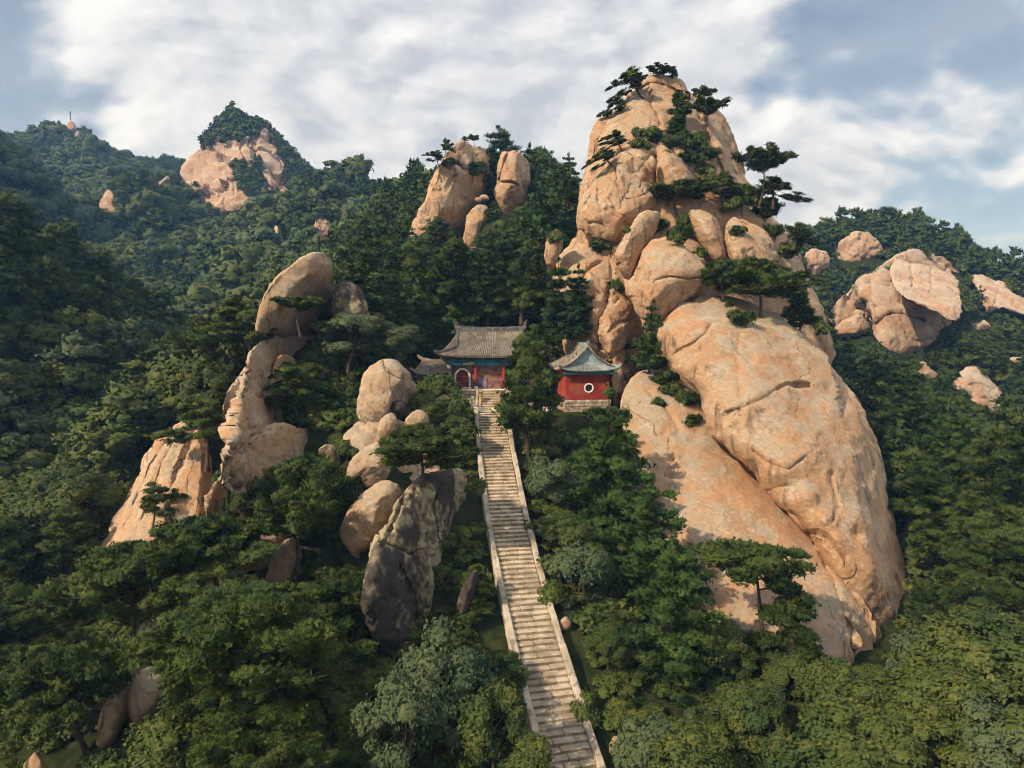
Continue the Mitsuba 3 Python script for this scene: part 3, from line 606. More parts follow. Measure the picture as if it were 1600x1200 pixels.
rock('granite_slab', [(1254, 410), (1260, 392), (1276, 386), (1294, 394), (1298, 407), (1295, 424), (1282, 435), (1266, 436), (1257, 424)], 262, 6, 8, sp=2.4, seed=77, mat=FR, rough=2.6, big=1.8, power=0.34, label='pale bluff at the left end of the far right hill, next to the tall peak', category='rock slab')
rock('granite_slab', [(1514, 431), (1534, 427), (1552, 440), (1567, 436), (1585, 448), (1599, 467), (1630, 490), (1620, 505), (1570, 482), (1540, 475), (1526, 452)], lin((1520, 430, 258), (1600, 480, 246)), 7, 9, sp=2.6, seed=78, mat=FR, rough=1.3, cracks=[dict(p=[(1544, 438), (1560, 452), (1580, 462)], w=3.5, d=1.6)], label='sloping slab at the right edge of the photo, below a line of pines', category='rock slab')
rock('granite_slab', [(1511, 502), (1528, 505), (1540, 499), (1553, 512), (1541, 524), (1520, 522)], 228, 3, 4, sp=2.4, seed=79, mat=FR, rough=2.6, big=1.8, power=0.34, label='small flat slab right of the large pale dome on the far right', category='rock slab')
rock('granite_dome', [(1485, 595), (1500, 581), (1516, 571), (1531, 571), (1543, 587), (1558, 602), (1565, 611), (1574, 626), (1580, 643), (1566, 658), (1546, 652), (1525, 636), (1510, 613), (1494, 607)], lin((1520, 575, 176), (1560, 650, 166)), 7, 8, sp=2.6, seed=80, mat=FR, rough=1.3, cracks=[dict(p=[(1508, 602), (1530, 600), (1552, 610)], w=3.5, d=1.0), dict(p=[(1520, 622), (1540, 622), (1556, 630)], w=3.5, d=1.0)], label='pale rock outcrop among trees at the right edge, lowest of the far right rocks', category='rock outcrop')
rock('granite_slab', [(1424, 571), (1444, 562), (1451, 575), (1469, 585), (1457, 597), (1435, 588)], 188, 2.5, 4, sp=2.2, seed=81, mat=FR, rough=2.6, big=1.8, power=0.34, label='flat pale rock patch in the forest left of the lowest right outcrop', category='rock slab')
rock('granite_slab', [(1574, 560), (1590, 556), (1603, 562), (1604, 575), (1588, 572)], 186, 2, 4, sp=2.2, seed=82, mat=FR, rough=2.6, big=1.8, power=0.34, label='pale rock sliver at the right edge above the lowest right outcrop', category='rock slab')
rock('granite_slab', [(1562, 500), (1578, 498), (1585, 512), (1576, 522), (1566, 514)], 226, 2, 4, sp=2.2, seed=83, mat=FR, rough=2.6, big=1.8, power=0.34, label='small pale slab near the right edge under the sloping slab', category='rock slab')
rock('granite_slab', [(1578, 518), (1590, 526), (1594, 542), (1586, 548), (1580, 536)], 224, 2, 4, sp=2.2, seed=84, mat=FR, rough=2.6, big=1.8, power=0.34, label='narrow pale slab at the right edge below the small pale slab', category='rock slab')

# far left mountain and its crags
mount_d = lin((330, 330, 430), (360, 170, 490), (480, 300, 455))
MOUNT = rock('rocky_mountain', [(278, 268), (302, 244), (312, 220), (330, 200), (346, 180), (355, 166), (360, 158), (366, 166), (384, 178), (402, 188), (420, 196), (436, 216), (452, 236), (470, 254), (490, 274), (520, 300), (530, 330), (480, 370), (420, 365), (370, 360), (340, 352), (322, 330), (304, 304), (288, 284)], mount_d, 30, 40, sp=2.4, seed=91, mat=FR, rough=1.9, power=0.62, lines=2.5, facets=12,
     folds=[dict(p=[(362, 170), (400, 200), (432, 240), (452, 290), (470, 330)], k=0.5, side=-1)],
     cracks=[dict(p=[(318, 240), (326, 270), (318, 300)], w=4, d=4), dict(p=[(340, 232), (350, 270), (345, 310), (350, 335)], w=4, d=4, ledge=3, side=-1, reach=14), dict(p=[(300, 258), (310, 280), (318, 310)], w=3.5, d=3), dict(p=[(372, 250), (366, 290), (374, 320)], w=4, d=3), dict(p=[(396, 220), (398, 260), (420, 300)], w=5, d=6), dict(p=[(380, 210), (376, 235), (388, 262)], w=4, d=4), dict(p=[(330, 252), (334, 290), (330, 325)], w=3.5, d=3), dict(p=[(358, 260), (357, 300), (362, 330)], w=3.5, d=3)],
     label='pointed far mountain with a bare pale left face and a forested top', category='mountain', clear=False)
rock('granite_crag', [(150, 338), (158, 306), (172, 292), (195, 278), (212, 284), (222, 330), (216, 360), (180, 366), (164, 362)], 376, 12, 16, sp=2.4, seed=92, mat=FR, rough=1.6, folds=[dict(p=[(170, 295), (180, 320), (186, 360)], k=0.45, side=-1)], label='dark wooded crag in the far left valley with a pale left edge', category='rock crag', clear=False)
rock('granite_slab', [(240, 293), (252, 280), (263, 274), (267, 281), (250, 295)], 418, 4, 10, sp=2.2, seed=93, mat=FR, rough=2.6, big=1.8, power=0.34, label='small sloping slab left of the far mountain', category='rock slab')
for i, (pl, d, lab) in enumerate([
        ([(491, 350), (498, 326), (506, 321), (511, 340), (521, 352), (516, 378), (500, 388), (489, 378)], 318, 'broken cliff right of the far mountain, tallest of the small valley cliffs'),
        ([(423, 366), (430, 352), (438, 358), (445, 385), (435, 384)], 300, 'small cliff left of the broken cliff in the far valley'),
        ([(374, 407), (382, 391), (387, 402), (381, 422)], 290, 'narrow cliff above the standing boulder, leftmost of the small valley cliffs'),
        ([(396, 440), (404, 420), (414, 406), (419, 420), (409, 440)], 262, 'reddish cliff just left of the top of the standing boulder'),
        ([(460, 322), (466, 309), (474, 316), (478, 334), (464, 336)], 330, 'small bare patch of rock right below the far mountain'),
        ([(540, 330), (548, 327), (553, 345), (544, 350)], 336, 'small cliff right of the broken cliff, in the dark trees'),
        ([(342, 460), (349, 450), (354, 460), (350, 474)], 268, 'tiny pale rock in the valley forest left of the standing boulder')]):
    rock('valley_cliff', pl, d, 2.6, 7, sp=1.8, seed=940 + i, mat=FR, rough=3.5, big=2.2, power=0.3, label=lab, category='cliff')
rock('summit_boulder', [(103.5, 204), (103.5, 195), (106, 190), (110, 188.3), (115, 190), (118, 194), (118, 206), (110, 210)], 632, 3.8, 4, sp=1.6, seed=96, mat=FR, label='rounded boulder on the far left summit with a thin mast on top')
rock('summit_boulder', [(113, 208), (120, 203), (126, 207), (128, 212), (125, 217), (114, 218)], 633, 3.5, 4, sp=1.6, seed=97, mat=FR, label='dark lower rock just right of the summit boulder')
pm = at(110.3, 188.6, 631.5)
mast = tag('summit_mast', 'thin dark mast with a small knob standing on the far left summit boulder', 'mast')
put('summit_mast__pole', tube([pm + [0, 0, -0.6], pm + [0, 0, 8.8]], [0.42, 0.3], 8), 'metal', smooth=40)
put('summit_mast__finial', trimesh.util.concatenate([bbox(pm[0], pm[1], pm[2] + 5.8, 1.5, 0.5, 0.7, 0.15), bbox(pm[0], pm[1], pm[2] + 7.0, 0.9, 0.9, 2.6, 0.3)]), 'metal')

# ------------------------------------------------------------------ the lie of the land
def stair_Y(d): return -26.4 + 22.7 * (d - 48) / 40.0
def stair_X(d): return np.interp(d, [30, 40, 48, 57, 63.3, 71.2, 81, 88], [8.6, 6.05, 4.03, 1.98, 0.66, -0.70, -1.95, -2.62])
def stair_pt(d):
    Y = stair_Y(d)
    return np.stack([stair_X(d), d * CP + Y * SP, CZ + Y * CP - d * SP], -1)


TERRACE = 48.75
HALL_FLOOR = 50.9
ctrl = []
for d in (30, 36, 42, 48, 54, 60, 66, 72, 78, 84):
    p = stair_pt(np.array(d, float))
    for dx, dz in ((0, -0.7), (-3.2, -0.8), (3.2, -0.9)):
        ctrl.append(p + [dx, 0, dz])
for x in (-12, -6, 0, 6, 12):
    for y in (88, 95, 102, 106):
        ctrl.append(np.array([x, y, TERRACE - 0.9]))
PX = [  # px, py, depth of bare ground
    (650, 665, 79), (560, 690, 75), (600, 606, 92), (450, 640, 89), (480, 745, 73), (420, 560, 94), (320, 770, 82), (250, 905, 74), (330, 945, 65), (200, 1060, 56), (450, 980, 60), (560, 1090, 52), (680, 1060, 54), (700, 930, 61), (735, 815, 68), (660, 1000, 59),
    (100, 1160, 50), (300, 1260, 44), (500, 1270, 43), (700, 1230, 46), (20, 1010, 64), (-150, 1150, 55), (600, 520, 104), (530, 530, 100),
    (50, 860, 98), (100, 720, 128), (180, 700, 120), (240, 660, 150), (30, 640, 165), (320, 590, 190), (180, 620, 180), (0, 560, 190), (-200, 700, 140), (-250, 560, 200),
    (340, 490, 290), (400, 450, 320), (300, 540, 235), (150, 480, 260), (220, 505, 262), (90, 590, 175), (170, 560, 205),
    (455, 410, 340), (385, 370, 400), (290, 350, 410), (200, 320, 470), (100, 320, 540), (60, 255, 610), (110, 222, 632), (10, 255, 620), (150, 252, 620), (180, 262, 610), (215, 262, 625), (250, 262, 640), (290, 262, 660), (330, 300, 520), (-150, 240, 650),
    (110, 208, 634), (70, 222, 640), (140, 226, 636), (45, 240, 640), (165, 258, 660), (200, 246, 650), (230, 262, 660), (255, 250, 650), (285, 258, 640),
    (100, 356, 405), (60, 405, 300), (-60, 340, 320), (110, 452, 290), (100, 300, 480), (140, 310, 470), (150, 360, 375), (230, 360, 372), (205, 300, 385), (260, 370, 370), (160, 420, 320), (200, 460, 290), (240, 500, 270),
    (520, 305, 385), (470, 325, 385), (592, 325, 372), (555, 308, 380), (500, 390, 325), (430, 420, 302), (410, 450, 268), (470, 430, 260),
    (565, 400, 235), (625, 330, 235), (600, 440, 165), (560, 500, 128), (640, 490, 130), (700, 490, 124), (740, 450, 138), (700, 405, 158), (800, 430, 148), (860, 400, 142), (865, 335, 176), (640, 385, 182), (750, 360, 180), (830, 330, 184), (770, 520, 116), (660, 540, 110),
    (900, 640, 92), (980, 660, 92), (870, 770, 80), (900, 720, 87), (950, 810, 79), (870, 880, 66), (1000, 910, 69), (920, 1010, 58), (1000, 1110, 52), (1100, 1020, 62), (1180, 1020, 60), (1200, 1150, 51), (1300, 1230, 46), (1000, 1270, 44), (1250, 1080, 58),
    (1350, 1110, 58), (1440, 1030, 68), (1450, 930, 80), (1420, 800, 100), (1510, 820, 97), (1590, 930, 80), (1600, 1120, 52), (1450, 1170, 50), (1590, 730, 130), (1360, 680, 135), (1460, 660, 155), (1600, 670, 165), (1320, 590, 185), (1450, 600, 200), (1590, 590, 205), (1750, 900, 90), (1800, 650, 170),
    (1410, 560, 228), (1330, 530, 226), (1290, 450, 262), (1390, 405, 275), (1500, 425, 275), (1600, 505, 258), (1410, 372, 300), (1340, 380, 295), (1270, 410, 285), (1480, 395, 300), (1540, 458, 290), (1590, 496, 285), (1700, 550, 280)]
ctrl += [at(*q) for q in PX]
ctrl += [np.array(q, float) for q in [(20, 150, 62), (45, 170, 48), (10, 125, 56), (36, 125, 38), (60, 330, 72), (150, 420, 60), (0, 330, 105), (-80, 420, 130), (-120, 560, 110), (0, 700, 90), (-600, 900, 120), (0, 1100, 60), (500, 900, 60), (300, 600, 50),
    (-100, 540, 120), (-190, 500, 110), (-250, 560, 130), (-400, 800, 130), (-700, 500, 180), (-250, 150, 40), (-120, 60, 20), (-60, 20, 12), (0, -60, 8), (80, 20, 20), (160, 80, 35), (300, 200, 60), (400, 450, 70), (1200, 600, 60), (-1300, 600, 90), (0, 1700, 40), (1200, 1700, 40), (-1200, 1700, 40), (900, -200, 10), (-900, -200, 10)]]
for Pg, f_, b, D_, T_ in ROCKS:                           # the slope runs up behind each rock that sits in a hillside
    cx, cy = Pg.centroid.coords[0]
    dm = float(np.ravel(D_(np.array([cx]), np.array([cy])))[0])
    if dm < 120 or (260 < cx < 540 and b[3] - b[1] > 150): continue
    hpx = b[3] - b[1]
    ctrl.append(at(cx, b[3] - 0.03 * hpx, dm - 0.15 * T_))
    ctrl.append(at(cx, b[1] + 0.45 * hpx, dm + 0.35 * T_ + 0.05 * hpx * dm / F))
ctrl = np.array(ctrl)


def warp(p):
    """Far ground counts for less: distances are squeezed with the depth."""
    x, y = p[..., 0], p[..., 1] + 60
    r = np.sqrt(x * x + y * y + 900)
    s = np.log(r / 30) * 60 / r
    return np.stack([x * s, y * s], -1)


rbf = RBFInterpolator(warp(ctrl[:, :2]), ctrl[:, 2], kernel='linear', smoothing=0.03)


def axis(lo, hi, step, growth, inner_lo, inner_hi):
    a = list(np.arange(inner_lo, inner_hi + 1e-6, step))
    s = step
    while a[-1] < hi: s *= growth; a.append(a[-1] + s)
    s = step
    while a[0] > lo: s *= growth; a.insert(0, a[0] - s)
    return np.array(a)


gxs, gys = axis(-1560, 1560, 2.2, 1.035, -70, 80), axis(-250, 2200, 2.2, 1.02, 25, 160)
GX, GY = np.meshgrid(gxs, gys)
gp = np.stack([GX.ravel(), GY.ravel()], -1)
gz = rbf(warp(gp)).reshape(GX.shape)
from scipy.ndimage import gaussian_filter
gz = gaussian_filter(gz, 0.9)
dist = np.sqrt(GX ** 2 + (GY) ** 2)
q3 = np.stack([GX, GY, 0 * GX], -1)
amp = np.clip((dist - 100) / 300, 0, 1)
gz = gz + amp * 16 * (meshkit.fbm(q3 / 70.0 + 3, 3, 4) - 0.5) + amp * 5 * (meshkit.fbm(q3 / 22.0, 2, 6) - 0.5) + 1.2 * np.clip((dist - 50) / 60, 0, 1) * (meshkit.fbm(q3 / 9.0, 2, 9) - 0.5)
# ridges and spurs: crest lines through pixel and depth, sides falling at k
for crest, k in (([(-420, 170, 110), (-150, 262, 130), (0, 358, 150), (130, 440, 190), (210, 490, 212), (264, 528, 232)], 1.25),
                 ([(-200, 90, 290), (0, 240, 330), (60, 304, 370), (100, 336, 400), (132, 354, 425)], 1.4),
                 ([(0, 226, 640), (60, 206, 638), (108, 203, 634), (126, 216, 600), (148, 262, 540), (165, 300, 500)], 1.2),
                 ([(190, 283, 384), (214, 300, 378), (240, 340, 368), (275, 378, 355)], 1.6),
                 ([(250, 296, 470), (290, 322, 440), (318, 352, 415)], 1.0),
                 ([(430, 332, 385), (470, 304, 385), (520, 286, 380), (560, 290, 375), (600, 318, 365)], 0.9),
                 ([(520, 286, 380), (505, 330, 340), (500, 392, 315)], 1.1),
                 ([(430, 345, 330), (428, 392, 300), (412, 440, 275)], 1.1),
                 ([(1266, 400, 285), (1330, 374, 296), (1410, 362, 302), (1470, 386, 302), (1530, 440, 294), (1600, 496, 286), (1700, 550, 280)], 0.8)):
    c3 = at(*np.array(crest, float).T)
    best = np.full(GX.shape, -1e9)
    for a, b in zip(c3[:-1], c3[1:]):
        ab = (b - a)[:2]
        t = np.clip(((GX - a[0]) * ab[0] + (GY - a[1]) * ab[1]) / (ab @ ab), 0, 1)
        dxy = np.hypot(GX - a[0] - t * ab[0], GY - a[1] - t * ab[1])
        best = np.maximum(best, a[2] + t * (b[2] - a[2]) - k * (np.sqrt(dxy ** 2 + 36) - 6))
    best = best + np.clip(amp, 0, 1) * (6 * (meshkit.fbm(q3 / 28.0 + 9, 3, 14) - 0.5))
    s = 5.0
    gz = s * np.logaddexp(gz / s, (best - 2.0) / s)
# the cut for the stairs and the level of the terrace
sd = np.arange(28.0, 88.2, 0.5)
SPTS = stair_pt(sd)
near = (GX > -40) & (GX < 40) & (GY > 10) & (GY < 112)
gi = np.argwhere(near)
pp = np.stack([GX[near], GY[near]], -1)
dd = np.linalg.norm(pp[:, None] - SPTS[None, :, :2], axis=2)
k = dd.argmin(1)
w = np.clip(1 - (dd.min(1) - 2.6) / 3.0, 0, 1)
gz[near] = gz[near] * (1 - w) + (SPTS[k, 2] - 0.75) * w
tx = np.clip(1 - np.maximum(np.abs(pp[:, 0] + 0.5) - 12.5, 0) / 3, 0, 1) * np.clip(1 - np.maximum(np.abs(pp[:, 1] - 97) - 9.5, 0) / 3, 0, 1)
gz[near] = np.where(tx > 0, gz[near] * (1 - tx) + np.minimum(gz[near], TERRACE - 0.5) * tx, gz[near])
gz = np.maximum(gz, 0.0)
ground_fn = RegularGridInterpolator((gys, gxs), gz, bounds_error=False, fill_value=0.0)


def ground(x, y):
    return ground_fn(np.stack([np.asarray(y, float), np.asarray(x, float)], -1))


ni, nj = GX.shape
ii, jj = np.meshgrid(np.arange(ni - 1), np.arange(nj - 1), indexing='ij')
qf = np.stack([ii * nj + jj, ii * nj + jj + 1, (ii + 1) * nj + jj + 1, (ii + 1) * nj + jj], -1).reshape(-1, 4)
put('ground', (np.stack([GX.ravel(), GY.ravel(), gz.ravel()], -1), qf), 'soil', smooth=True)
tag('ground', 'steep mountain ground of dark soil and moss under the forest', None, None, 'structure')
RAYD = 18 * 1.012 ** np.arange(330)


def ground_depth(px, py):
    """Depth at which the pixel's ray meets the ground (9e9 for none)."""
    px, py = np.atleast_1d(np.asarray(px, float)), np.atleast_1d(np.asarray(py, float))
    P = at(px[:, None], py[:, None], RAYD[None, :])
    below = P[..., 2] < ground(P[..., 0], P[..., 1])
    k = below.argmax(1)
    return np.where(below.any(1), RAYD[k], 9e9)


def rock_depth(px, py):
    px, py = np.atleast_1d(np.asarray(px, float)), np.atleast_1d(np.asarray(py, float))
    best = np.full(px.shape, 9e9)
    for P, f, b, _, _ in ROCKS:
        m = (px > b[0]) & (px < b[2]) & (py > b[1]) & (py < b[3])
        if m.any():
            v = f(px[m], py[m])
            best[m] = np.minimum(best[m], np.where(np.isfinite(v), v, 9e9))
    return best


def surface(px, py):
    return np.minimum(rock_depth(px, py), ground_depth(px, py))


# ------------------------------------------------------------------ the stairway
rng = np.random.default_rng(5)
ST = tag('stone_stairway', 'long steep stone stairway with low kerb walls climbing from the bottom to the temple', 'stairway')
d_edges = np.linspace(39.5, 88.0, 92)
W = 3.42
core = []
n_slab = 0
edge_pts = stair_pt(d_edges)
for i in range(len(d_edges) - 1):
    a, b = edge_pts[i], edge_pts[i + 1]
    t = (b - a)[:2]; run = np.linalg.norm(t); t = t / run
    yaw = math.atan2(t[1], t[0]) - math.pi / 2
    c = (a + b) / 2
    rise = b[2] - a[2]
    cuts = [0.0, 1.0] if rng.random() < 0.12 else ([0, rng.uniform(0.35, 0.65), 1] if rng.random() < 0.55 else [0, rng.uniform(0.2, 0.4), rng.uniform(0.55, 0.8), 1])
    for u0, u1 in zip(cuts[:-1], cuts[1:]):
        w = (u1 - u0) * W
        bm = bbox(0, 0, 0, w - 0.03, run + 0.10, 0.42, 0.045)
        v = np.array(bm.vertices)
        v += (meshkit.noise(v * 3.1 + i * 2.3 + u0 * 9, i) - 0.5)[:, None] * np.array([0.02, 0.07, 0.05])
        bm = trimesh.Trimesh(v, bm.faces, process=False)
        M = T4(c[0], c[1], b[2] - 0.21 + rng.normal(0, 0.018)) @ rotz(yaw + rng.normal(0, 0.008)) @ T4((u0 + u1) / 2 * W - W / 2, rng.normal(0, 0.025) - 0.05, 0)
        bm.apply_transform(M)
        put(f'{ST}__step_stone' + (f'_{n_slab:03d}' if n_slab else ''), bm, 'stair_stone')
        n_slab += 1
    core.append(bbox(0, 0, 0, W + 0.5, run * 1.5, 1.6).apply_transform(T4(c[0], c[1], a[2] - 0.96) @ rotz(yaw)))
put(f'{ST}__foundation', join(core), 'rubble')
n_k = 0
for side in (-1, 1):
    d = 39.6
    while d < 87.9:
        L = rng.uniform(1.5, 2.5)
        e = min(d + L, 88.0)
        m = 4
        ds = np.linspace(d + 0.012, e - 0.012, m)
        p = stair_pt(ds)
        t = np.gradient(p, axis=0)
        nrm = np.stack([t[:, 1], -t[:, 0]], -1); nrm /= np.linalg.norm(nrm, axis=1, keepdims=True)
        hw = 0.25 + rng.normal(0, 0.012)
        off = side * (W / 2 + 0.27 + rng.normal(0, 0.02))
        top = 0.62 + rng.normal(0, 0.03)
        prof = [(-hw, -1.3), (-hw, top - 0.07), (-hw + 0.07, top), (hw - 0.07, top), (hw, top - 0.07), (hw, -1.3)]
        V = []
        for q, nn in zip(p, nrm):
            for o, z in prof: V.append([q[0] + nn[0] * (off + o), q[1] + nn[1] * (off + o), q[2] + z])
        V = np.array(V)
        V += (meshkit.noise(V * 1.7 + n_k, 3) - 0.5)[:, None] * np.array([0.06, 0, 0.06])
        k = len(prof); fcs = []
        for s in range(m - 1):
            for j in range(k):
                a_, b_ = s * k + j, s * k + (j + 1) % k
                fcs += [[a_, b_, b_ + k], [a_, b_ + k, a_ + k]]
        for j in range(1, k - 1):
            fcs += [[0, j + 1, j], [(m - 1) * k, (m - 1) * k + j, (m - 1) * k + j + 1]]
        km = trimesh.Trimesh(V, np.array(fcs), process=False)
        put(f'{ST}__kerb_stone' + (f'_{n_k:03d}' if n_k else ''), km, 'kerb_stone', smooth=30)
        n_k += 1
        d = e
CLEAR.append((Polygon([(740, 640), (800, 636), (806, 700), (824, 800), (856, 900), (888, 1000), (920, 1100), (950, 1200), (832, 1200), (828, 1120), (790, 1010), (770, 900), (756, 800), (744, 700)]), 70.0))

# ------------------------------------------------------------------ the temple
TR = tag('terrace', 'paved stone terrace at the head of the stairs in front of the temple', None, None, 'structure')
put('terrace', join([bbox(-3.4, 93.0, TERRACE - 1.5, 16.2, 10.6, 3.0, 0.06), bbox(-2.0, 102.8, TERRACE - 1.0, 22.0, 9.0, 2.0, 0.05)]), 'rubble')
# paving stones in front of the steps
n_p = 0
for iy in range(5):
    x = -6.4 + rng.uniform(0, 0.5)
    while x < 4.0:
        w = rng.uniform(0.8, 1.5)
        put('terrace__paving_stone' + (f'_{n_p:03d}' if n_p else ''), bbox(x + w / 2, 88.3 + iy * 0.98, TERRACE + 0.02 + rng.normal(0, 0.006), w - 0.03, 0.95, 0.07, 0.02), 'paving')
        n_p += 1; x += w


def tiled_slope(a, b, c, d, pitch, r, sag=0.25, under=0.10, flare=0.0):
    """A roof slope from ridge a-b down to eave d-c (a above d, b above c): pan surface, rows of round tiles, eave ends. Returns (pan, rows)."""
    a, b, c, d = map(lambda q: np.array(q, float), (a, b, c, d))
    m = 9

    def S(u, v):
        top = a + (b - a) * u; bot = d + (c - d) * u
        p = top + (bot - top) * v
        lift = flare * (abs(2 * u - 1) ** 4) * v ** 2
        return p + np.array([0, 0, -sag * 4 * v * (1 - v) * 0.5 - sag * 0.0 + lift])
    n = max(2, int(np.linalg.norm(c - d) / pitch))
    us = (np.arange(n) + 0.5) / n
    vs = np.linspace(0, 1, m)
    rows = []
    for u in us:
        pts = np.array([S(u, v) for v in vs])
        rows.append(tube(pts + [0, 0, r * 0.45], r, 6, True))
    ug = np.linspace(0, 1, 13)
    V = np.array([[S(u, v) for v in vs] for u in ug]).reshape(-1, 3)
    V2 = V - [0, 0, under]
    q = []
    for i in range(12):
        for j in range(m - 1):
            q.append([i * m + j, (i + 1) * m + j, (i + 1) * m + j + 1, i * m + j + 1])
    q = np.array(q)
    N = len(V)
    rim = []
    edge = [i * m for i in range(13)] + [12 * m + j for j in range(1, m)] + [i * m + m - 1 for i in range(11, -1, -1)] + [j for j in range(m - 2, 0, -1)]
    for s, e in zip(edge, edge[1:] + edge[:1]): rim.append([s, s + N, e + N, e])
    quads = np.vstack([q[:, ::-1], q + N, np.array(rim)])
    return trimesh.Trimesh(np.vstack([V, V2]), np.vstack([quads[:, [0, 1, 2]], quads[:, [0, 2, 3]]]), process=False), join(rows), S


def ridge(points, w, h, bsdf, key, up_end=0.0, smooth=False):
    """A ridge of stacked tiles along a polyline."""
    p = np.array(points, float)
    t = np.gradient(p, axis=0)
    side = np.stack([t[:, 1], -t[:, 0], 0 * t[:, 0]], -1); side /= np.linalg.norm(side, axis=1, keepdims=True) + 1e-9
    prof = [(-w / 2, -0.1), (-w / 2, h * 0.55), (-w * 0.34, h * 0.6), (-w * 0.34, h * 0.85), (0, h), (w * 0.34, h * 0.85), (w * 0.34, h * 0.6), (w / 2, h * 0.55), (w / 2, -0.1)]
    k = len(prof)
    V = np.array([q + s * o + np.array([0, 0, z]) for q, s in zip(p, side) for o, z in prof])
    f = []
    for s in range(len(p) - 1):
        for j in range(k):
            a_, b_ = s * k + j, s * k + (j + 1) % k
            f += [[a_, b_, b_ + k], [a_, b_ + k, a_ + k]]
    for j in range(1, k - 1): f += [[0, j + 1, j], [(len(p) - 1) * k, (len(p) - 1) * k + j, (len(p) - 1) * k + j + 1]]
    return put(key, trimesh.Trimesh(V, np.array(f), process=False), bsdf)


def column(x, y, z0, z1, r, bsdf, key):
    m = trimesh.creation.revolve(np.array([[0, z0], [r * 1.35, z0], [r * 1.35, z0 + 0.18], [r, z0 + 0.24], [r * 0.94, z1], [0, z1]]), sections=14)
    m.apply_translation([x, y, 0])
    put(key, m, bsdf, smooth=35)


HX, FY = -3.1, 96.2
H = tag('temple_hall', 'temple hall with a grey-brown tiled roof, painted blue beams and an arched dark red door', 'temple hall')
z0 = HALL_FLOOR
# podium with cut stones
put(f'{H}__podium', bbox(HX, FY + 3.2, z0 - 1.1, 13.4, 9.6, 2.2, 0.05), 'paving')
x = HX - 6.7; n = 0
for iz in range(3):
    x = HX - 6.75
    while x < HX + 6.6:
        w = min(rng.uniform(0.9, 1.6), HX + 6.72 - x)
        put(f'{H}__podium_stone' + (f'_{n:03d}' if n else ''), bbox(x + w / 2, FY - 1.62, z0 - 0.33 - iz * 0.68, w - 0.03, 0.14, 0.64, 0.02), 'kerb_stone'); n += 1
        x += w
put(f'{H}__podium_edge', bbox(HX, FY - 1.45, z0 + 0.03, 13.7, 0.6, 0.14, 0.03), 'pale_stone')
bays = [-5.75, -2.15, 1.45, 5.75]
cols = [-5.75, -1.95, 1.95, 5.75]
wall_z1 = z0 + 3.3
# front wall with arched door opening
DX = -3.85


def arch_poly(w, h, cx, zb):
    t = np.linspace(0, np.pi, 17)
    pts = [(cx + w / 2, zb)] + [(cx + w / 2 * math.cos(a), zb + h - w / 2 * 1.12 + w / 2 * 1.12 * math.sin(a)) for a in t] + [(cx - w / 2, zb)]
    return Polygon(pts)


def wall_from_poly(poly, y, th):
    m = trimesh.creation.extrude_polygon(poly, th, engine='earcut')
    R = np.eye(4); R[:3, :3] = [[1, 0, 0], [0, 0, -1], [0, 1, 0]]
    m.apply_transform(R)             # (x, h, t) -> (x, -t, h)
    m.apply_translation([0, y, 0])
    return m


def rectp(x0, x1, z0_, z1_): return Polygon([(x0, z0_), (x1, z0_), (x1, z1_), (x0, z1_)])


front = rectp(HX - 5.7, HX + 1.8, z0, wall_z1).difference(arch_poly(1.9, 2.72, HX + DX, z0 + 0.02))
put(f'{H}__wall', wall_from_poly(front, FY + 0.55, 0.45), 'mural')
put(f'{H}__wall_001', join([bbox(HX - 5.55, FY + 3.8, z0 + 1.65, 0.35, 6.4, 3.3), bbox(HX + 5.55, FY + 3.8, z0 + 1.65, 0.35, 6.4, 3.3), bbox(HX, FY + 7.2, z0 + 1.65, 11.4, 0.35, 3.3)]), 'red_wall')
put(f'{H}__doorway', join([bbox(HX + 3.7, FY + 1.3, z0 + 1.65, 3.7, 0.1, 3.3)]), 'void_dark')
ring = arch_poly(2.3, 2.95, HX + DX, z0 + 0.0).difference(arch_poly(1.78, 2.68, HX + DX, z0 - 0.01))
put(f'{H}__door_arch', wall_from_poly(ring, FY + 0.03, 0.16), 'pale_stone')
D = f'{H}__door'
for s in (-1, 1):
    half = arch_poly(1.86, 2.7, HX + DX, z0 + 0.02).intersection(rectp(HX + DX + (0.012 if s > 0 else -1.2), HX + DX + (1.2 if s > 0 else -0.012), z0, z0 + 4))
    put(D + ('' if s < 0 else '_001'), wall_from_poly(half, FY + 0.38, 0.08), 'dark_red')
put(f'{D}__stud', join([trimesh.creation.icosphere(1, 0.035).apply_translation([HX + DX + sx * (0.25 + 0.22 * i), FY + 0.29, z0 + 0.55 + 0.38 * j]) for sx in (-1, 1) for i in range(3) for j in range(5)]), 'ochre')
put(f'{H}__threshold', bbox(HX + DX, FY + 0.02, z0 + 0.16, 2.6, 0.34, 0.18, 0.02), 'pale_stone')
put(f'{H}__panel', bbox(HX - 1.1, FY + 0.02, z0 + 0.85, 1.3, 0.12, 1.4, 0.03), 'mural_blue')
labels[f'{H}__panel'] = {'label': 'bluish painted panel right of the arched door'}
for i, cx in enumerate(cols):
    column(HX + cx, FY - 0.55, z0, z0 + 3.4, 0.26, 'pale_stone' if i == 0 else 'red_paint', f'{H}__column' + (f'_{i:03d}' if i else ''))
labels[f'{H}__column'] = {'label': 'pale column at the left corner of the hall'}
put(f'{H}__beam', bbox(HX, FY - 0.55, z0 + 3.55, 12.2, 0.34, 0.5, 0.03), 'beam_blue')
put(f'{H}__beam_001', bbox(HX, FY - 0.57, z0 + 4.02, 12.6, 0.42, 0.36, 0.03), 'beam_blue')
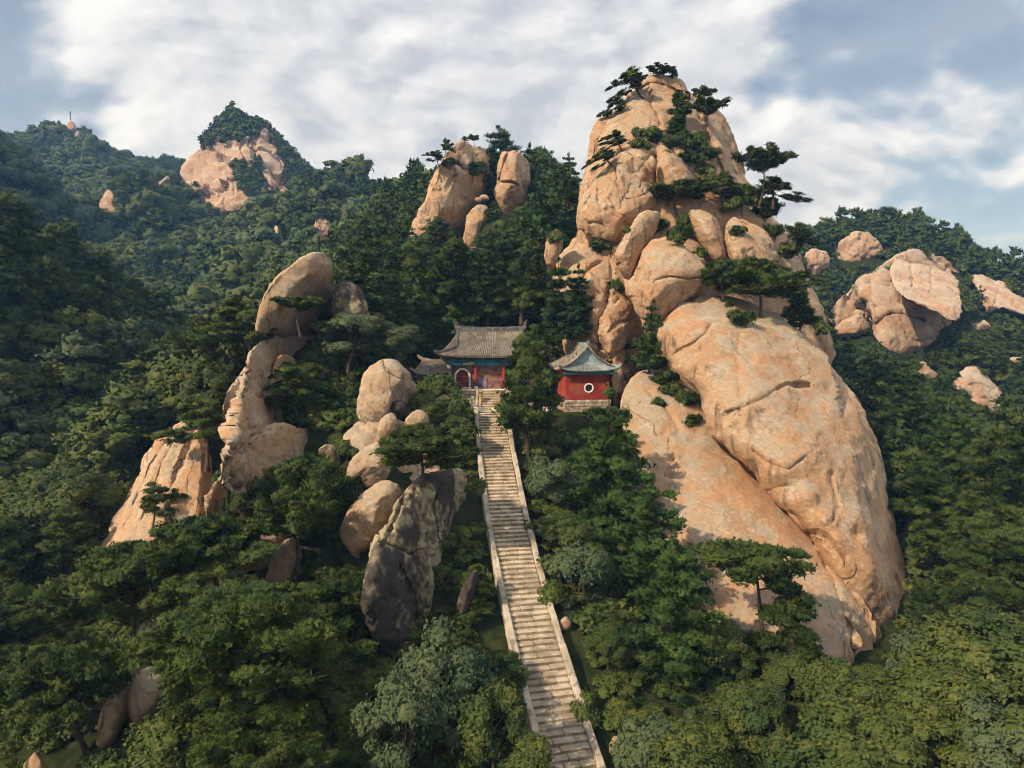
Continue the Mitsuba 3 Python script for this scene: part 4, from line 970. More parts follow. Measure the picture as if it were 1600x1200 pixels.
for i, (px_, w_) in enumerate([(-4.6, 1.2), (-3.1, 1.3), (-1.2, 1.0), (0.35, 1.5), (2.9, 1.5), (4.5, 1.2)]):
    put(f'{H}__beam_panel' + (f'_{i:03d}' if i else ''), bbox(HX + px_, FY - 0.74, z0 + 3.55, w_, 0.06, 0.36, 0.015), 'beam_bright' if i in (3, 5) else ('gable_blue' if i in (1,) else 'beam_bright'))
put(f'{H}__sign_board', bbox(HX - 2.6, FY - 0.84, z0 + 3.68, 0.9, 0.08, 0.3, 0.02), 'ochre')
for i in range(17):
    bx_ = HX - 6.0 + i * 0.75
    put(f'{H}__bracket' + (f'_{i:03d}' if i else ''), join([bbox(bx_, FY - 0.65, z0 + 4.3, 0.22, 0.5, 0.16, 0.02), bbox(bx_, FY - 0.85, z0 + 4.46, 0.5, 0.22, 0.14, 0.02), bbox(bx_, FY - 0.75, z0 + 4.6, 0.2, 0.95, 0.14, 0.02)]), 'beam_blue')
put(f'{H}__rafter', join([bbox(HX - 6.7 + 0.3 * i, FY - 1.0, z0 + 4.72, 0.12, 2.3, 0.12) for i in range(46)]), 'dark_red')
labels[f'{H}__rafter'] = {'kind': 'stuff'}
# roof: front and back slopes with hipped ends and upswept corners
ez, rz_ = z0 + 4.55, z0 + 8.05
fy, by, ry_ = FY - 2.0, FY + 9.2, FY + 3.6
L = 7.25
RF = f'{H}__roof'
tl = (HX - 4.75, ry_, rz_); tr_ = (HX + 4.75, ry_, rz_)
pan, rows, SF = tiled_slope(tl, tr_, (HX + L, fy, ez), (HX - L, fy, ez), 0.30, 0.075, sag=0.75, flare=0.55)
pan2, rows2, _ = tiled_slope(tr_, tl, (HX - L, by, ez), (HX + L, by, ez), 0.30, 0.075, sag=0.75, flare=0.55)
hz = rz_ - 1.55
pan3, rows3, SL = tiled_slope((HX - 4.6, ry_ + 1.6, hz), (HX - 4.6, ry_ - 1.6, hz), (HX - L, fy, ez), (HX - L, by, ez), 0.30, 0.075, sag=0.35, flare=0.55)
pan4, rows4, _ = tiled_slope((HX + 4.6, ry_ - 1.6, hz), (HX + 4.6, ry_ + 1.6, hz), (HX + L, by, ez), (HX + L, fy, ez), 0.30, 0.075, sag=0.35, flare=0.55)
put(RF, join([pan, pan2, pan3, pan4]), 'ridge_dark')
put(f'{RF}__tile_row', join([rows, rows2, rows3, rows4]), 'tile_grey', smooth=50)
labels[f'{RF}__tile_row'] = {'kind': 'stuff'}
ridge([(HX - 5.1, ry_, rz_ + 0.35), (HX - 4.4, ry_, rz_ + 0.12), (HX - 2, ry_, rz_), (HX + 2, ry_, rz_), (HX + 4.4, ry_, rz_ + 0.12), (HX + 5.1, ry_, rz_ + 0.35)], 0.36, 0.62, 'ridge_dark', f'{RF}__ridge')
for i, s in enumerate((-1, 1)):
    v0 = [SF(0.0 if s < 0 else 1.0, v) for v in np.linspace(0.02, 0.60, 6)]
    pts = [(HX + s * 4.72, q[1], q[2] + 0.02) for q in v0]
    ridge(pts, 0.34, 0.42, 'ridge_dark', f'{RF}__gable_ridge' + ('' if i == 0 else '_001'))
    a = np.array(pts[-1]); b = np.array([HX + s * L, fy, ez + 0.55])
    ridge([a, a + (b - a) * 0.35 - [0, 0, 0.10], a + (b - a) * 0.7 - [0, 0, 0.12], b + [0, 0, 0.05], b + (b - a) / np.linalg.norm(b - a) * 0.35 + [0, 0, 0.28]], 0.28, 0.32, 'ridge_dark', f'{RF}__hip_ridge' + ('' if i == 0 else '_001'))
    put(f'{RF}__ridge_ornament' + ('' if i == 0 else '_001'), join([bbox(HX + s * 5.05, ry_, rz_ + 0.85, 0.34, 0.3, 0.9, 0.08), bbox(HX + s * 5.2, ry_, rz_ + 1.38, 0.2, 0.24, 0.55, 0.06).apply_transform(np.eye(4)), bbox(HX + s * 4.85, ry_, rz_ + 1.2, 0.3, 0.22, 0.3, 0.06)]), 'ridge_dark')
    gp_ = trimesh.Trimesh(np.array([[HX + s * 4.62, ry_ - 1.7, hz], [HX + s * 4.62, ry_ + 1.7, hz], [HX + s * 4.62, ry_, rz_ - 0.1], [HX + s * 4.5, ry_ - 1.7, hz], [HX + s * 4.5, ry_ + 1.7, hz], [HX + s * 4.5, ry_, rz_ - 0.1]]), np.array([[0, 1, 2], [5, 4, 3], [0, 3, 4], [0, 4, 1], [1, 4, 5], [1, 5, 2], [2, 5, 3], [2, 3, 0]]), process=False)
    put(f'{RF}__gable' + ('' if i == 0 else '_001'), gp_, 'red_wall')
eave = []
for u in np.linspace(0.01, 0.99, 48):
    q = SF(u, 1.0)
    eave.append(trimesh.creation.cylinder(0.095, 0.06, sections=8).apply_transform(T4(q[0], q[1] - 0.02, q[2] + 0.03) @ trimesh.transformations.rotation_matrix(math.pi / 2, [1, 0, 0])))
put(f'{RF}__eave_tile', join(eave), 'tile_grey')
labels[f'{RF}__eave_tile'] = {'kind': 'stuff'}
CLEAR.append((Polygon([(640, 552), (690, 540), (712, 512), (800, 512), (800, 545), (770, 560), (752, 585), (800, 605), (800, 640), (740, 640), (690, 640), (700, 606), (660, 606)]), 95.0))

# steps up the podium: left flight and main flight
for nm, lab, x0_, x1_, nst in (('stone_steps', 'pale stone steps left of the flower pot, leading towards the arched door', -7.1, -5.0, 6), ('stone_steps', 'wider stone steps in the middle of the terrace with side walls', -4.15, -1.15, 7)):
    k = tag(key_for(nm), lab, 'steps')
    for i in range(nst):
        zz = TERRACE + (HALL_FLOOR - TERRACE) * (i + 1) / nst
        yy = FY - 1.75 - (nst - i) * 0.36
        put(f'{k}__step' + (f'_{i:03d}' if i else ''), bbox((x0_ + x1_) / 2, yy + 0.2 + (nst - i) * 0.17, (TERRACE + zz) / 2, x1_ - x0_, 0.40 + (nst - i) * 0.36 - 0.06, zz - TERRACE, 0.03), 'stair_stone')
    for j, xx in enumerate((x0_ - 0.2, x1_ + 0.2)):
        y_a, y_b = FY - 1.75 - nst * 0.36 - 0.1, FY - 1.72
        V = np.array([[xx + o, y, z] for o in (-0.16, 0.16) for y, z in ((y_a, TERRACE), (y_b, TERRACE), (y_b, HALL_FLOOR + 0.2), (y_a, TERRACE + 0.35))])
        put(f'{k}__side_wall' + (f'_{j:03d}' if j else ''), trimesh.convex.convex_hull(V), 'kerb_stone')

# left wing
WK = tag('side_hall', 'low side hall left of the temple hall with an upswept tiled roof and red walls', 'side hall')
wx0, wx1, wy = -13.0, -9.15, 94.9
put(f'{WK}__wall', join([bbox((wx0 + wx1) / 2, wy + 2.4, z0 + 0.75, wx1 - wx0 - 0.2, 0.3, 3.6), bbox(wx0 + 0.2, wy + 1.3, z0 + 0.75, 0.3, 2.3, 3.6)]), 'dark_red')
put(f'{WK}__door', bbox(wx0 + 1.0, wy + 0.06, z0 + 0.35, 1.1, 0.12, 2.2, 0.02), 'red_paint')
for i, x_ in enumerate((wx0 + 0.3, wx0 + 1.75, wx1 - 0.4)):
    column(x_, wy, z0 - 0.9, z0 + 2.0, 0.13, 'red_paint', f'{WK}__column' + (f'_{i:03d}' if i else ''))
put(f'{WK}__base', bbox((wx0 + wx1) / 2, wy + 1.4, z0 - 1.2, wx1 - wx0 + 0.5, 3.6, 0.9, 0.04), 'kerb_stone')
put(f'{WK}__beam', bbox((wx0 + wx1) / 2, wy, z0 + 2.1, wx1 - wx0, 0.22, 0.3, 0.02), 'beam_blue')
pw, rw, SW = tiled_slope((wx0 + 0.6, wy + 1.5, z0 + 3.75), (wx1 + 0.9, wy + 1.5, z0 + 3.75), (wx1 + 0.5, wy - 0.9, z0 + 2.15), (wx0 - 0.6, wy - 0.9, z0 + 2.15), 0.28, 0.07, sag=0.35, flare=0.5)
pw2, rw2, _ = tiled_slope((wx1 + 0.9, wy + 1.5, z0 + 3.75), (wx0 + 0.6, wy + 1.5, z0 + 3.75), (wx0 - 0.6, wy + 3.6, z0 + 2.3), (wx1 + 0.5, wy + 3.6, z0 + 2.3), 0.28, 0.07, sag=0.3)
put(f'{WK}__roof', join([pw, pw2]), 'ridge_dark')
put(f'{WK}__roof__tile_row', join([rw, rw2]), 'tile_grey', smooth=50)
labels[f'{WK}__roof__tile_row'] = {'kind': 'stuff'}
ridge([(wx0 - 0.3, wy + 1.5, z0 + 4.5), (wx0 + 0.5, wy + 1.5, z0 + 4.0), (wx0 + 1.8, wy + 1.5, z0 + 3.72), (wx1 + 0.3, wy + 1.5, z0 + 3.68)], 0.3, 0.42, 'tile_grey', f'{WK}__roof__ridge')
ridge([(wx0 + 0.5, wy + 1.5, z0 + 3.85), (wx0 + 0.1, wy + 0.5, z0 + 3.05), (wx0 - 0.35, wy - 0.4, z0 + 2.6), (wx0 - 0.95, wy - 1.1, z0 + 2.95)], 0.24, 0.28, 'tile_grey', f'{WK}__roof__hip_ridge')

# red hall: hip-and-gable roof, round window in its gable wall
R = tag('red_hall', 'small red hall with a round white-framed window and a blue-grey gabled tile roof', 'hall')
ang = math.radians(7)
RM = T4(10.25, 92.6, 0) @ rotz(ang)


def rput(key, mesh, bsdf, smooth=False):
    m = trimesh.Trimesh(mesh.vertices, mesh.faces, process=False); m.apply_transform(RM)
    return put(key, m, bsdf, smooth)


rb, rt = 49.75, 53.65
wallp = rectp(-3.0, 3.0, rb, rt).difference(Point(0.15, rb + 1.62).buffer(0.50, 24))
rput(f'{R}__wall', wall_from_poly(wallp, 0.3, 0.3), 'red_wall')
rput(f'{R}__wall_001', join([bbox(-2.85, 3.8, (rb + rt) / 2, 0.3, 7.0, rt - rb), bbox(2.85, 3.8, (rb + rt) / 2, 0.3, 7.0, rt - rb), bbox(0, 7.15, (rb + rt) / 2, 5.4, 0.3, rt - rb)]), 'red_wall')
fr = Point(0.15, rb + 1.62).buffer(0.66, 24).difference(Point(0.15, rb + 1.62).buffer(0.485, 24))
WN = f'{R}__window'
rput(WN, wall_from_poly(Point(0.15, rb + 1.62).buffer(0.499, 24), 0.27, 0.04), 'void_dark')
rput(f'{WN}__frame', wall_from_poly(fr, 0.03, 0.10), 'white_paint')
rput(f'{WN}__lattice', join([bbox(0.15 + o, 0.15, rb + 1.62, 0.05, 0.05, 0.9 - abs(o)) for o in (-0.25, 0, 0.25)] + [bbox(0.15, 0.15, rb + 1.62 + o, 0.9 - abs(o), 0.044, 0.05) for o in (-0.25, 0, 0.25)]), 'lattice')
# rubble base: stones one by one
n = 0
for iz in range(4):
    x = -3.25
    while x < 3.2:
        w = rng.uniform(0.45, 0.85)
        w = min(w, 3.3 - x)
        if w < 0.2: break
        m = bbox(x + w / 2, -0.02 + rng.normal(0, 0.03), rb - 0.24 - iz * 0.46, w - 0.03, 0.5, 0.44, 0.08)
        v = np.array(m.vertices); v += (meshkit.noise(v * 2.3 + n * 3, 8) - 0.5)[:, None] * np.array([0.05, 0.12, 0.08])
        rput(f'{R}__base_stone' + (f'_{n:03d}' if n else ''), trimesh.Trimesh(v, m.faces, process=False), 'rubble' if rng.random() < 0.6 else 'kerb_stone'); n += 1
        x += w
rput(f'{R}__base', bbox(0, 3.9, rb - 1.3, 6.5, 7.2, 2.58), 'rubble')
ex, ey0, ey1, ez2 = 4.0, -1.15, 8.6, 53.75
ap, gy0 = 57.0, 0.55
pl_, rl_, _ = tiled_slope((0, 7.0, ap), (0, gy0 - 0.35, ap), (-ex, ey0, ez2), (-ex, ey1, ez2), 0.27, 0.07, sag=0.8, flare=0.45)
pr_, rr_, _ = tiled_slope((0, gy0 - 0.35, ap), (0, 7.0, ap), (ex, ey1, ez2), (ex, ey0, ez2), 0.27, 0.07, sag=0.8, flare=0.45)
ps_, rs_, SS = tiled_slope((-2.0, gy0, 54.75), (2.0, gy0, 54.75), (ex, ey0, ez2), (-ex, ey0, ez2), 0.24, 0.07, sag=0.12, flare=0.45)
RO = f'{R}__roof'
rput(RO, join([pl_, pr_, ps_]), 'ridge_dark')
rput(f'{RO}__tile_row', join([rl_, rr_]), 'tile_grey', 50)
rput(f'{RO}__skirt_tile_row', rs_, 'tile_blue', 50)
labels[f'{RO}__tile_row'] = {'kind': 'stuff'}; labels[f'{RO}__skirt_tile_row'] = {'kind': 'stuff', 'label': 'blue-grey tile rows of the skirt roof under the gable'}
gab = np.array([[-2.05, gy0 + 0.02, 54.7], [2.05, gy0 + 0.02, 54.7], [0, gy0 + 0.02, ap - 0.2], [-2.05, gy0 + 0.2, 54.7], [2.05, gy0 + 0.2, 54.7], [0, gy0 + 0.2, ap - 0.2]])
rput(f'{RO}__gable', trimesh.Trimesh(gab, np.array([[0, 1, 2], [5, 4, 3], [0, 3, 4], [0, 4, 1], [1, 4, 5], [1, 5, 2], [2, 5, 3], [2, 3, 0]]), process=False), 'gable_blue')
eav = [trimesh.creation.cylinder(0.085, 0.06, sections=8).apply_transform(T4(*(SS(u, 1.0) + [0, -0.02, 0.03])) @ trimesh.transformations.rotation_matrix(math.pi / 2, [1, 0, 0])) for u in np.linspace(0.01, 0.99, 32)]
rput(f'{RO}__eave_tile', join(eav), 'tile_blue'); labels[f'{RO}__eave_tile'] = {'kind': 'stuff'}
rput(f'{RO}__eave_board', bbox(0, ey0 + 0.35, ez2 - 0.32, 7.0, 0.2, 0.32, 0.02), 'beam_blue')


def rridge(points, w, h, key, mat='tile_blue'):
    p = np.array(points, float)
    p4 = np.hstack([p, np.ones((len(p), 1))]) @ RM.T
    ridge(p4[:, :3], w, h, mat, key)


rridge([(0, gy0 - 0.55, ap + 0.35), (0, gy0 + 0.3, ap + 0.08), (0, 3.5, ap), (0, 6.4, ap + 0.08), (0, 7.1, ap + 0.3)], 0.34, 0.42, f'{RO}__ridge')
for i, s in enumerate((-1, 1)):
    vs = np.linspace(0, 0.62, 6)
    gp2 = [(s * ex * v * 0.86, gy0 - 0.35, ap + (ez2 - ap) * v - 0.8 * 2 * v * (1 - v) + 0.03) for v in vs]
    rridge(gp2, 0.32, 0.36, f'{RO}__gable_ridge' + ('' if i == 0 else '_001'), 'tile_grey' if i else 'tile_blue')
    rridge([gp2[-1], (s * 3.0, gy0 - 0.9, gp2[-1][2] - 0.55), (s * ex, ey0, ez2 + 0.5), (s * (ex + 0.3), ey0 - 0.25, ez2 + 0.85)], 0.28, 0.30, f'{RO}__hip_ridge' + ('' if i == 0 else '_001'))
    rput(f'{RO}__ornament' + ('' if i == 0 else '_001'), join([bbox(s * (1.55 + 0.5 * j), gy0 - 0.4 - 0.06 * j, gp2[3][2] + 0.55 - 0.42 * j, 0.12, 0.12, 0.38, 0.03) for j in range(3)]), 'ridge_dark')
CLEAR.append((Polygon([(852, 572), (893, 541), (920, 538), (965, 575), (958, 625), (925, 650), (886, 640), (884, 600)]), 91.0))

# small things on the terrace
for i, (px_, py_, h_) in enumerate([(698, 640, 1.35), (738, 640, 1.6)]):
    p = at(px_, py_, 88.4)
    k = tag(key_for('railing_post'), ['short pale stone post at the left end of the terrace railing', 'taller pale stone post with a capped top at the head of the left kerb'][i], 'post')
    put(f'{k}__shaft', bbox(p[0], p[1], TERRACE + h_ / 2, 0.3, 0.3, h_, 0.03), 'pale_stone')
    put(f'{k}__cap', trimesh.creation.icosphere(2, 0.22).apply_transform(np.diag([1, 1, 1.2, 1])).apply_translation([p[0], p[1], TERRACE + h_ + 0.12]), 'white_paint' if i else 'pale_stone', smooth=True)
pa, pb = at(698, 640, 88.4), at(738, 640, 88.4)
k = tag('stone_railing', 'low stone railing between two posts left of the stair head', 'railing')
put(f'{k}__rail', bbox((pa[0] + pb[0]) / 2, pa[1], TERRACE + 0.55, pb[0] - pa[0] - 0.3, 0.18, 0.16, 0.03), 'pale_stone')
for j in range(4):
    put(f'{k}__baluster' + (f'_{j:03d}' if j else ''), bbox(pa[0] + (pb[0] - pa[0]) * (j + 1) / 5, pa[1], TERRACE + 0.24, 0.14, 0.14, 0.46, 0.02), 'pale_stone')


def pot(px_, z, y, r, h, plant, lab, mat='ochre', plant_mat='broad_leaf', pr=0.5):
    x_ = (px_ - 800) / F * (y + 4)
    k = tag(key_for('flower_pot'), lab, 'flower pot')
    put(f'{k}__pot', trimesh.creation.revolve(np.array([[0, 0], [r * 0.7, 0], [r, h * 0.8], [r * 1.12, h * 0.85], [r * 1.12, h], [r * 0.9, h], [r * 0.9, h * 0.9], [0, h * 0.9]]), sections=16).apply_translation([x_, y, z]), mat, smooth=35)
    g = np.random.default_rng(int(px_))
    nrm = g.normal(size=(260, 3)); nrm /= np.linalg.norm(nrm, axis=1, keepdims=True); nrm[:, 2] = np.abs(nrm[:, 2])
    c = nrm * (g.uniform(0.5, 1, (260, 1)) * np.array([pr, pr, pr * plant])) + [x_, y, z + h]
    a = np.cross(nrm, g.normal(size=(260, 3))); a /= np.linalg.norm(a, axis=1, keepdims=True)
    b = np.cross(nrm, a)
    V = np.stack([c - a * 0.09, c + b * 0.05, c + a * 0.09 + nrm * 0.05], 1).reshape(-1, 3)
    put(f'{k}__plant', (V, np.arange(780).reshape(-1, 3)), plant_mat)


pot(746, HALL_FLOOR + 0.1, 94.6, 0.28, 0.4, 1.5, 'pot with a pale rounded shrub beside the arched door', 'white_paint', 'pale_leaf', 0.45)
pot(753, HALL_FLOOR - 1.0, 92.2, 0.32, 0.75, 0.6, 'round ochre jar at the left foot of the middle steps', 'ochre', 'broad_leaf', 0.3)
pot(785, TERRACE + 0.1, 91.9, 0.28, 0.5, 2.2, 'pot with a tall yellow-green plant right of the middle steps', 'ochre', 'pale_leaf', 0.32)
k = tag('incense_burner', 'small dark red burner on a pale pedestal right of the middle steps', 'burner')
bx_, by_ = 0.55 - 1.1, 93.3
bx_ = (797 - 800) / F * 97.0
put(f'{k}__pedestal', bbox(bx_, by_, HALL_FLOOR - 0.25, 1.5, 0.9, 0.5, 0.05), 'pale_stone')
put(f'{k}__body', trimesh.creation.revolve(np.array([[0, 0], [0.28, 0], [0.36, 0.3], [0.3, 0.7], [0.36, 0.85], [0.2, 1.0], [0.06, 1.25], [0, 1.25]]), sections=16).apply_translation([bx_, by_, HALL_FLOOR]), 'red_paint', smooth=35)
put(f'{k}__plinth', bbox(bx_, by_, TERRACE + 0.82, 1.2, 0.7, 1.62, 0.04), 'kerb_stone')

# ------------------------------------------------------------------ trees
ICO0 = trimesh.creation.icosphere(0)
ICO1 = trimesh.creation.icosphere(1)


def blades(c, n, length, width, per, spread, g):
    """per narrow triangles at each point c, leaning about the direction n."""
    c = np.repeat(c, per, 0); n = np.repeat(n, per, 0)
    d = n + g.normal(size=c.shape) * spread
    d /= np.linalg.norm(d, axis=1, keepdims=True)
    s = np.cross(d, g.normal(size=c.shape)); s /= np.linalg.norm(s, axis=1, keepdims=True)
    L = length * g.uniform(0.7, 1.25, (len(c), 1)); w = width * g.uniform(0.75, 1.25, (len(c), 1))
    v = np.stack([c - s * w / 2, c + s * w / 2, c + d * L], 1)
    return v.reshape(-1, 3), d


def petals(c, n, size, per, jitter, spread, g):
    """per leaf faces (two triangles, kite-shaped, folded) around each point."""
    c = np.repeat(c, per, 0); n = np.repeat(n, per, 0)
    c = c + g.normal(size=c.shape) * jitter
    m = n + g.normal(size=c.shape) * spread; m /= np.linalg.norm(m, axis=1, keepdims=True)
    a = np.cross(m, g.normal(size=c.shape)); a /= np.linalg.norm(a, axis=1, keepdims=True)
    b = np.cross(m, a)
    L = size * g.uniform(0.7, 1.3, (len(c), 1))
    v = np.stack([c - a * L * 0.6, c + b * L * 0.34 + m * L * 0.08, c + a * L * 0.6, c - b * L * 0.34 + m * L * 0.08], 1)
    return v, m


class Crown:
    def __init__(self): self.v, self.f, self.n, self.k = [], [], [], 0

    def tri(self, v, n):
        m = len(v) // 3
        self.v.append(v); self.n.append(np.repeat(n, 3, 0) if len(n) == m else n)
        self.f.append(np.arange(len(v)).reshape(-1, 3) + self.k); self.k += len(v)

    def kite(self, v4, n):
        m = len(v4)
        self.v.append(v4.reshape(-1, 3)); self.n.append(np.repeat(n, 4, 0))
        i = np.arange(m)[:, None] * 4 + self.k
        self.f.append(np.vstack([i + [0, 1, 2], i + [0, 2, 3]])); self.k += 4 * m

    def solid(self, m, c):
        v = np.array(m.vertices)
        n = v - c; n /= np.linalg.norm(n, axis=1, keepdims=True) + 1e-9
        self.v.append(v); self.n.append(n); self.f.append(np.array(m.faces) + self.k); self.k += len(v)

    def out(self):
        v, f, n = np.vstack(self.v), np.vstack(self.f), np.vstack(self.n)
        return v, f, n / (np.linalg.norm(n, axis=1, keepdims=True) + 1e-9)


def add_pad(C, c, rx, ry, rz, tilt, lod, g, up=0.55):
    """One tier of needles: a small uneven core with needle tufts standing out of it."""
    c = np.asarray(c, float)
    core = ICO0.copy()
    v = np.array(core.vertices) * ((0.62, 0.62, 0.45) if lod < 2 else (0.8, 0.8, 0.62))
    v *= 1 + 0.6 * (g.random((len(v), 1)) - 0.5)
    R = rotz(g.uniform(0, 6.28))[:3, :3]
    tl = np.array([[1, 0, tilt[0]], [0, 1, tilt[1]], [-tilt[0], -tilt[1], 1]])
    S = np.diag([rx, ry, rz])
    Mx = tl @ R @ S
    core.vertices = v @ Mx.T + c
    C.solid(core, c - [0, 0, rz * 0.8])
    area = rx * ry
    cnt = {0: int(95 * area ** 0.85) + 16, 1: int(20 * area ** 0.8) + 7, 2: int(3.0 * area ** 0.7) + 4}[lod]
    u = g.normal(size=(cnt, 3)); u /= np.linalg.norm(u, axis=1, keepdims=True)
    flip = g.random(cnt) < 0.80
    u[:, 2] = np.where(flip, np.abs(u[:, 2]), u[:, 2])
    rr = g.uniform(0.5, 1.05, (cnt, 1))
    lump = 1 + 0.8 * (meshkit.noise(u * 2.6 + c * 0.9, 5) - 0.5)[:, None]
    p = u * rr * lump
    pw = p @ Mx.T + c
    nn = u * (1, 1, 0.9) + np.array([0, 0, up]); nn /= np.linalg.norm(nn, axis=1, keepdims=True)
    ln, wd, per, sp_ = {0: (0.30, 0.085, 6, 0.65), 1: (0.50, 0.19, 4, 0.7), 2: (0.95, 0.55, 3, 0.7)}[lod]
    bv, bd = blades(pw, nn, ln, wd, per, sp_, g)
    tuft = nn + 0.34 * g.normal(size=nn.shape)            # each tuft catches the light in its own way
    C.tri(bv, 0.85 * np.repeat(tuft, per, 0) + 0.25 * bd)


def pine(seed, H=9.0, style='red', lod=0, bare=0.0):
    """(trunk mesh, crown) of a pine standing at the origin."""
    g = np.random.default_rng(seed)
    C = Crown(); wood = []
    n = 9
    zz = np.linspace(0, 1, n)
    wob = 0.0 if style == 'fir' else (0.055 if style == 'red' else 0.07)
    ph = g.uniform(0, 6.28, 4)
    sx = wob * H * (np.sin(zz * 3.0 + ph[0]) - np.sin(ph[0])) + g.normal(0, 0.02 if style == 'fir' else 0.05) * H * zz
    sy = wob * H * (np.sin(zz * 2.6 + ph[1]) - np.sin(ph[1])) + g.normal(0, 0.02 if style == 'fir' else 0.05) * H * zz
    tr = np.stack([sx, sy, zz * H * (0.97 if style == 'fir' else 0.9) - 0.4 * (1 - zz)], 1)
    r0 = H * (0.020 if style == 'fir' else 0.023)
    rad = r0 * (1.15 - 0.95 * zz)
    rad[0] *= 1.5
    wood.append(tube(tr, rad, 8 if lod == 0 else 5))
    at_ = lambda t: np.array([np.interp(t, zz, tr[:, k]) for k in range(3)])
    sides = 5 if lod == 0 else 3
    if style == 'fir':
        nb = {0: 12, 1: 10, 2: 7}[lod]
        for i in range(nb):
            t = 0.14 + 0.84 * (i + g.uniform(-0.3, 0.3)) / nb
            reach = H * 0.30 * (1 - t) ** 0.55 * g.uniform(0.8, 1.12) + 0.035 * H
            k = max(4, int(6 - 2 * t)) if lod < 2 else 3
            a0 = g.uniform(0, 6.28)
            for j in range(k):
                a = a0 + 6.283 * j / k + g.normal(0, 0.25)
                L = reach * g.uniform(0.7, 1.2)
                b = at_(min(t, 0.98)); dirv = np.array([math.cos(a), math.sin(a), 0])
                end = b + dirv * L + [0, 0, -0.10 * L + 0.12 * L * t]
                if lod < 2 and j % 2 == 0: wood.append(tube([b, (b + end) / 2 + [0, 0, 0.04 * L], end], [r0 * 0.3, r0 * 0.2, r0 * 0.08], sides, False))
                m = {0: 3, 1: 2, 2: 1}[lod]
                for q in range(m):
                    s = (q + 0.8) / m if m > 1 else 0.65
                    c = b + (end - b) * s + g.normal(0, 0.05, 3) * L + [0, 0, 0.06 * L]
                    w = L * {3: 0.27, 2: 0.36, 1: 0.5}[m] * g.uniform(0.8, 1.25)
                    add_pad(C, c, w * 1.1, w * 0.95, min(w * 0.6, H * 0.026 * g.uniform(0.8, 1.4) + 0.10), dirv[:2] * -0.2 + g.normal(0, 0.1, 2), lod, g, 0.5)
        add_pad(C, at_(1.0) + [0, 0, 0.1], 0.035 * H, 0.035 * H, 0.055 * H, (0, 0), lod, g, 0.9)
    else:
        lo, hi = {'red': (0.42, 0.98), 'flat': (0.66, 0.97), 'full': (0.22, 0.98), 'wind': (0.45, 0.97), 'spread': (0.38, 0.97)}[style]
        nb = {'red': 14, 'flat': 10, 'full': 20, 'wind': 11, 'spread': 26}[style]
        if lod == 2: nb = max(6, int(nb * 0.6))
        sp = {'red': 0.36, 'flat': 0.55, 'full': 0.34, 'wind': 0.42, 'spread': 0.80}[style] * H
        a = g.uniform(0, 6.28)
        for i in range(nb):
            t = lo + (hi - lo) * (i + g.uniform(0, 0.8)) / nb
            a += 2.4 + g.normal(0, 0.35)
            prof = (1 - ((t - lo) / (hi - lo)) ** 1.6 * 0.72) * (0.72 + 0.28 * min(1, (t - lo) / (0.25 * (hi - lo)) + 0.2)) if style != 'flat' else g.uniform(0.55, 1.0)
            L = sp * prof * g.uniform(0.65, 1.15)
            dirv = np.array([math.cos(a), math.sin(a), 0])
            if style == 'wind': L *= 1 + 0.55 * dirv[0]
            rise = {'red': 0.10, 'flat': 0.16, 'full': 0.06, 'wind': 0.05, 'spread': 0.12}[style] * L + g.normal(0, 0.06) * L
            b = at_(t * 0.98)
            if style == 'flat': rise = max(0.0, (0.97 * H - b[2]) * 0.75) * g.uniform(0.5, 1.0)
            mid = b + dirv * L * 0.5 + np.append(g.normal(0, 0.08, 2) * L, rise * 0.35)
            end = b + dirv * L + np.append(g.normal(0, 0.10, 2) * L, rise)
            wood.append(tube([b, mid, end], [r0 * 0.42, r0 * 0.26, r0 * 0.1], sides, False))
            m = {0: 6, 1: 5, 2: 2}[lod] + (2 if style == 'spread' and lod < 2 else 0)
            for q in range(m):
                s = 0.38 + 0.66 * (q + g.uniform(0, 0.7)) / m
                pc = (b * (1 - s) ** 2 + 2 * mid * s * (1 - s) + end * s * s) if s <= 1 else end
                side = np.array([-dirv[1], dirv[0], 0]) * g.normal(0, 0.24) * L
                w = {'flat': 0.095, 'spread': 0.10}.get(style, 0.078) * H * g.uniform(0.6, 1.3) * (1.5 if lod == 2 else 1)
                c = pc + side + [0, 0, 0.03 * H * g.uniform(0, 1.2)]
                if lod == 0 and abs(side).max() > 0.12 * L: wood.append(tube([pc, c - [0, 0, 0.05]], [r0 * 0.14, r0 * 0.06], 3, False))
                add_pad(C, c, w * 1.15, w, w * g.uniform(0.42, 0.72), (g.normal(0, 0.2), g.normal(0, 0.2)), lod, g)
        add_pad(C, at_(1.0) + [0, 0, 0.02 * H], 0.09 * H, 0.09 * H, 0.05 * H, (0, 0), lod, g)
        if lod == 0:
            for _ in range(3):
                t = g.uniform(0.2, lo); a2 = g.uniform(0, 6.28); b = at_(t)
                wood.append(tube([b, b + np.array([math.cos(a2), math.sin(a2), 0.1]) * H * 0.1], [r0 * 0.25, r0 * 0.08], 4, False))
    return join(wood), C.out()


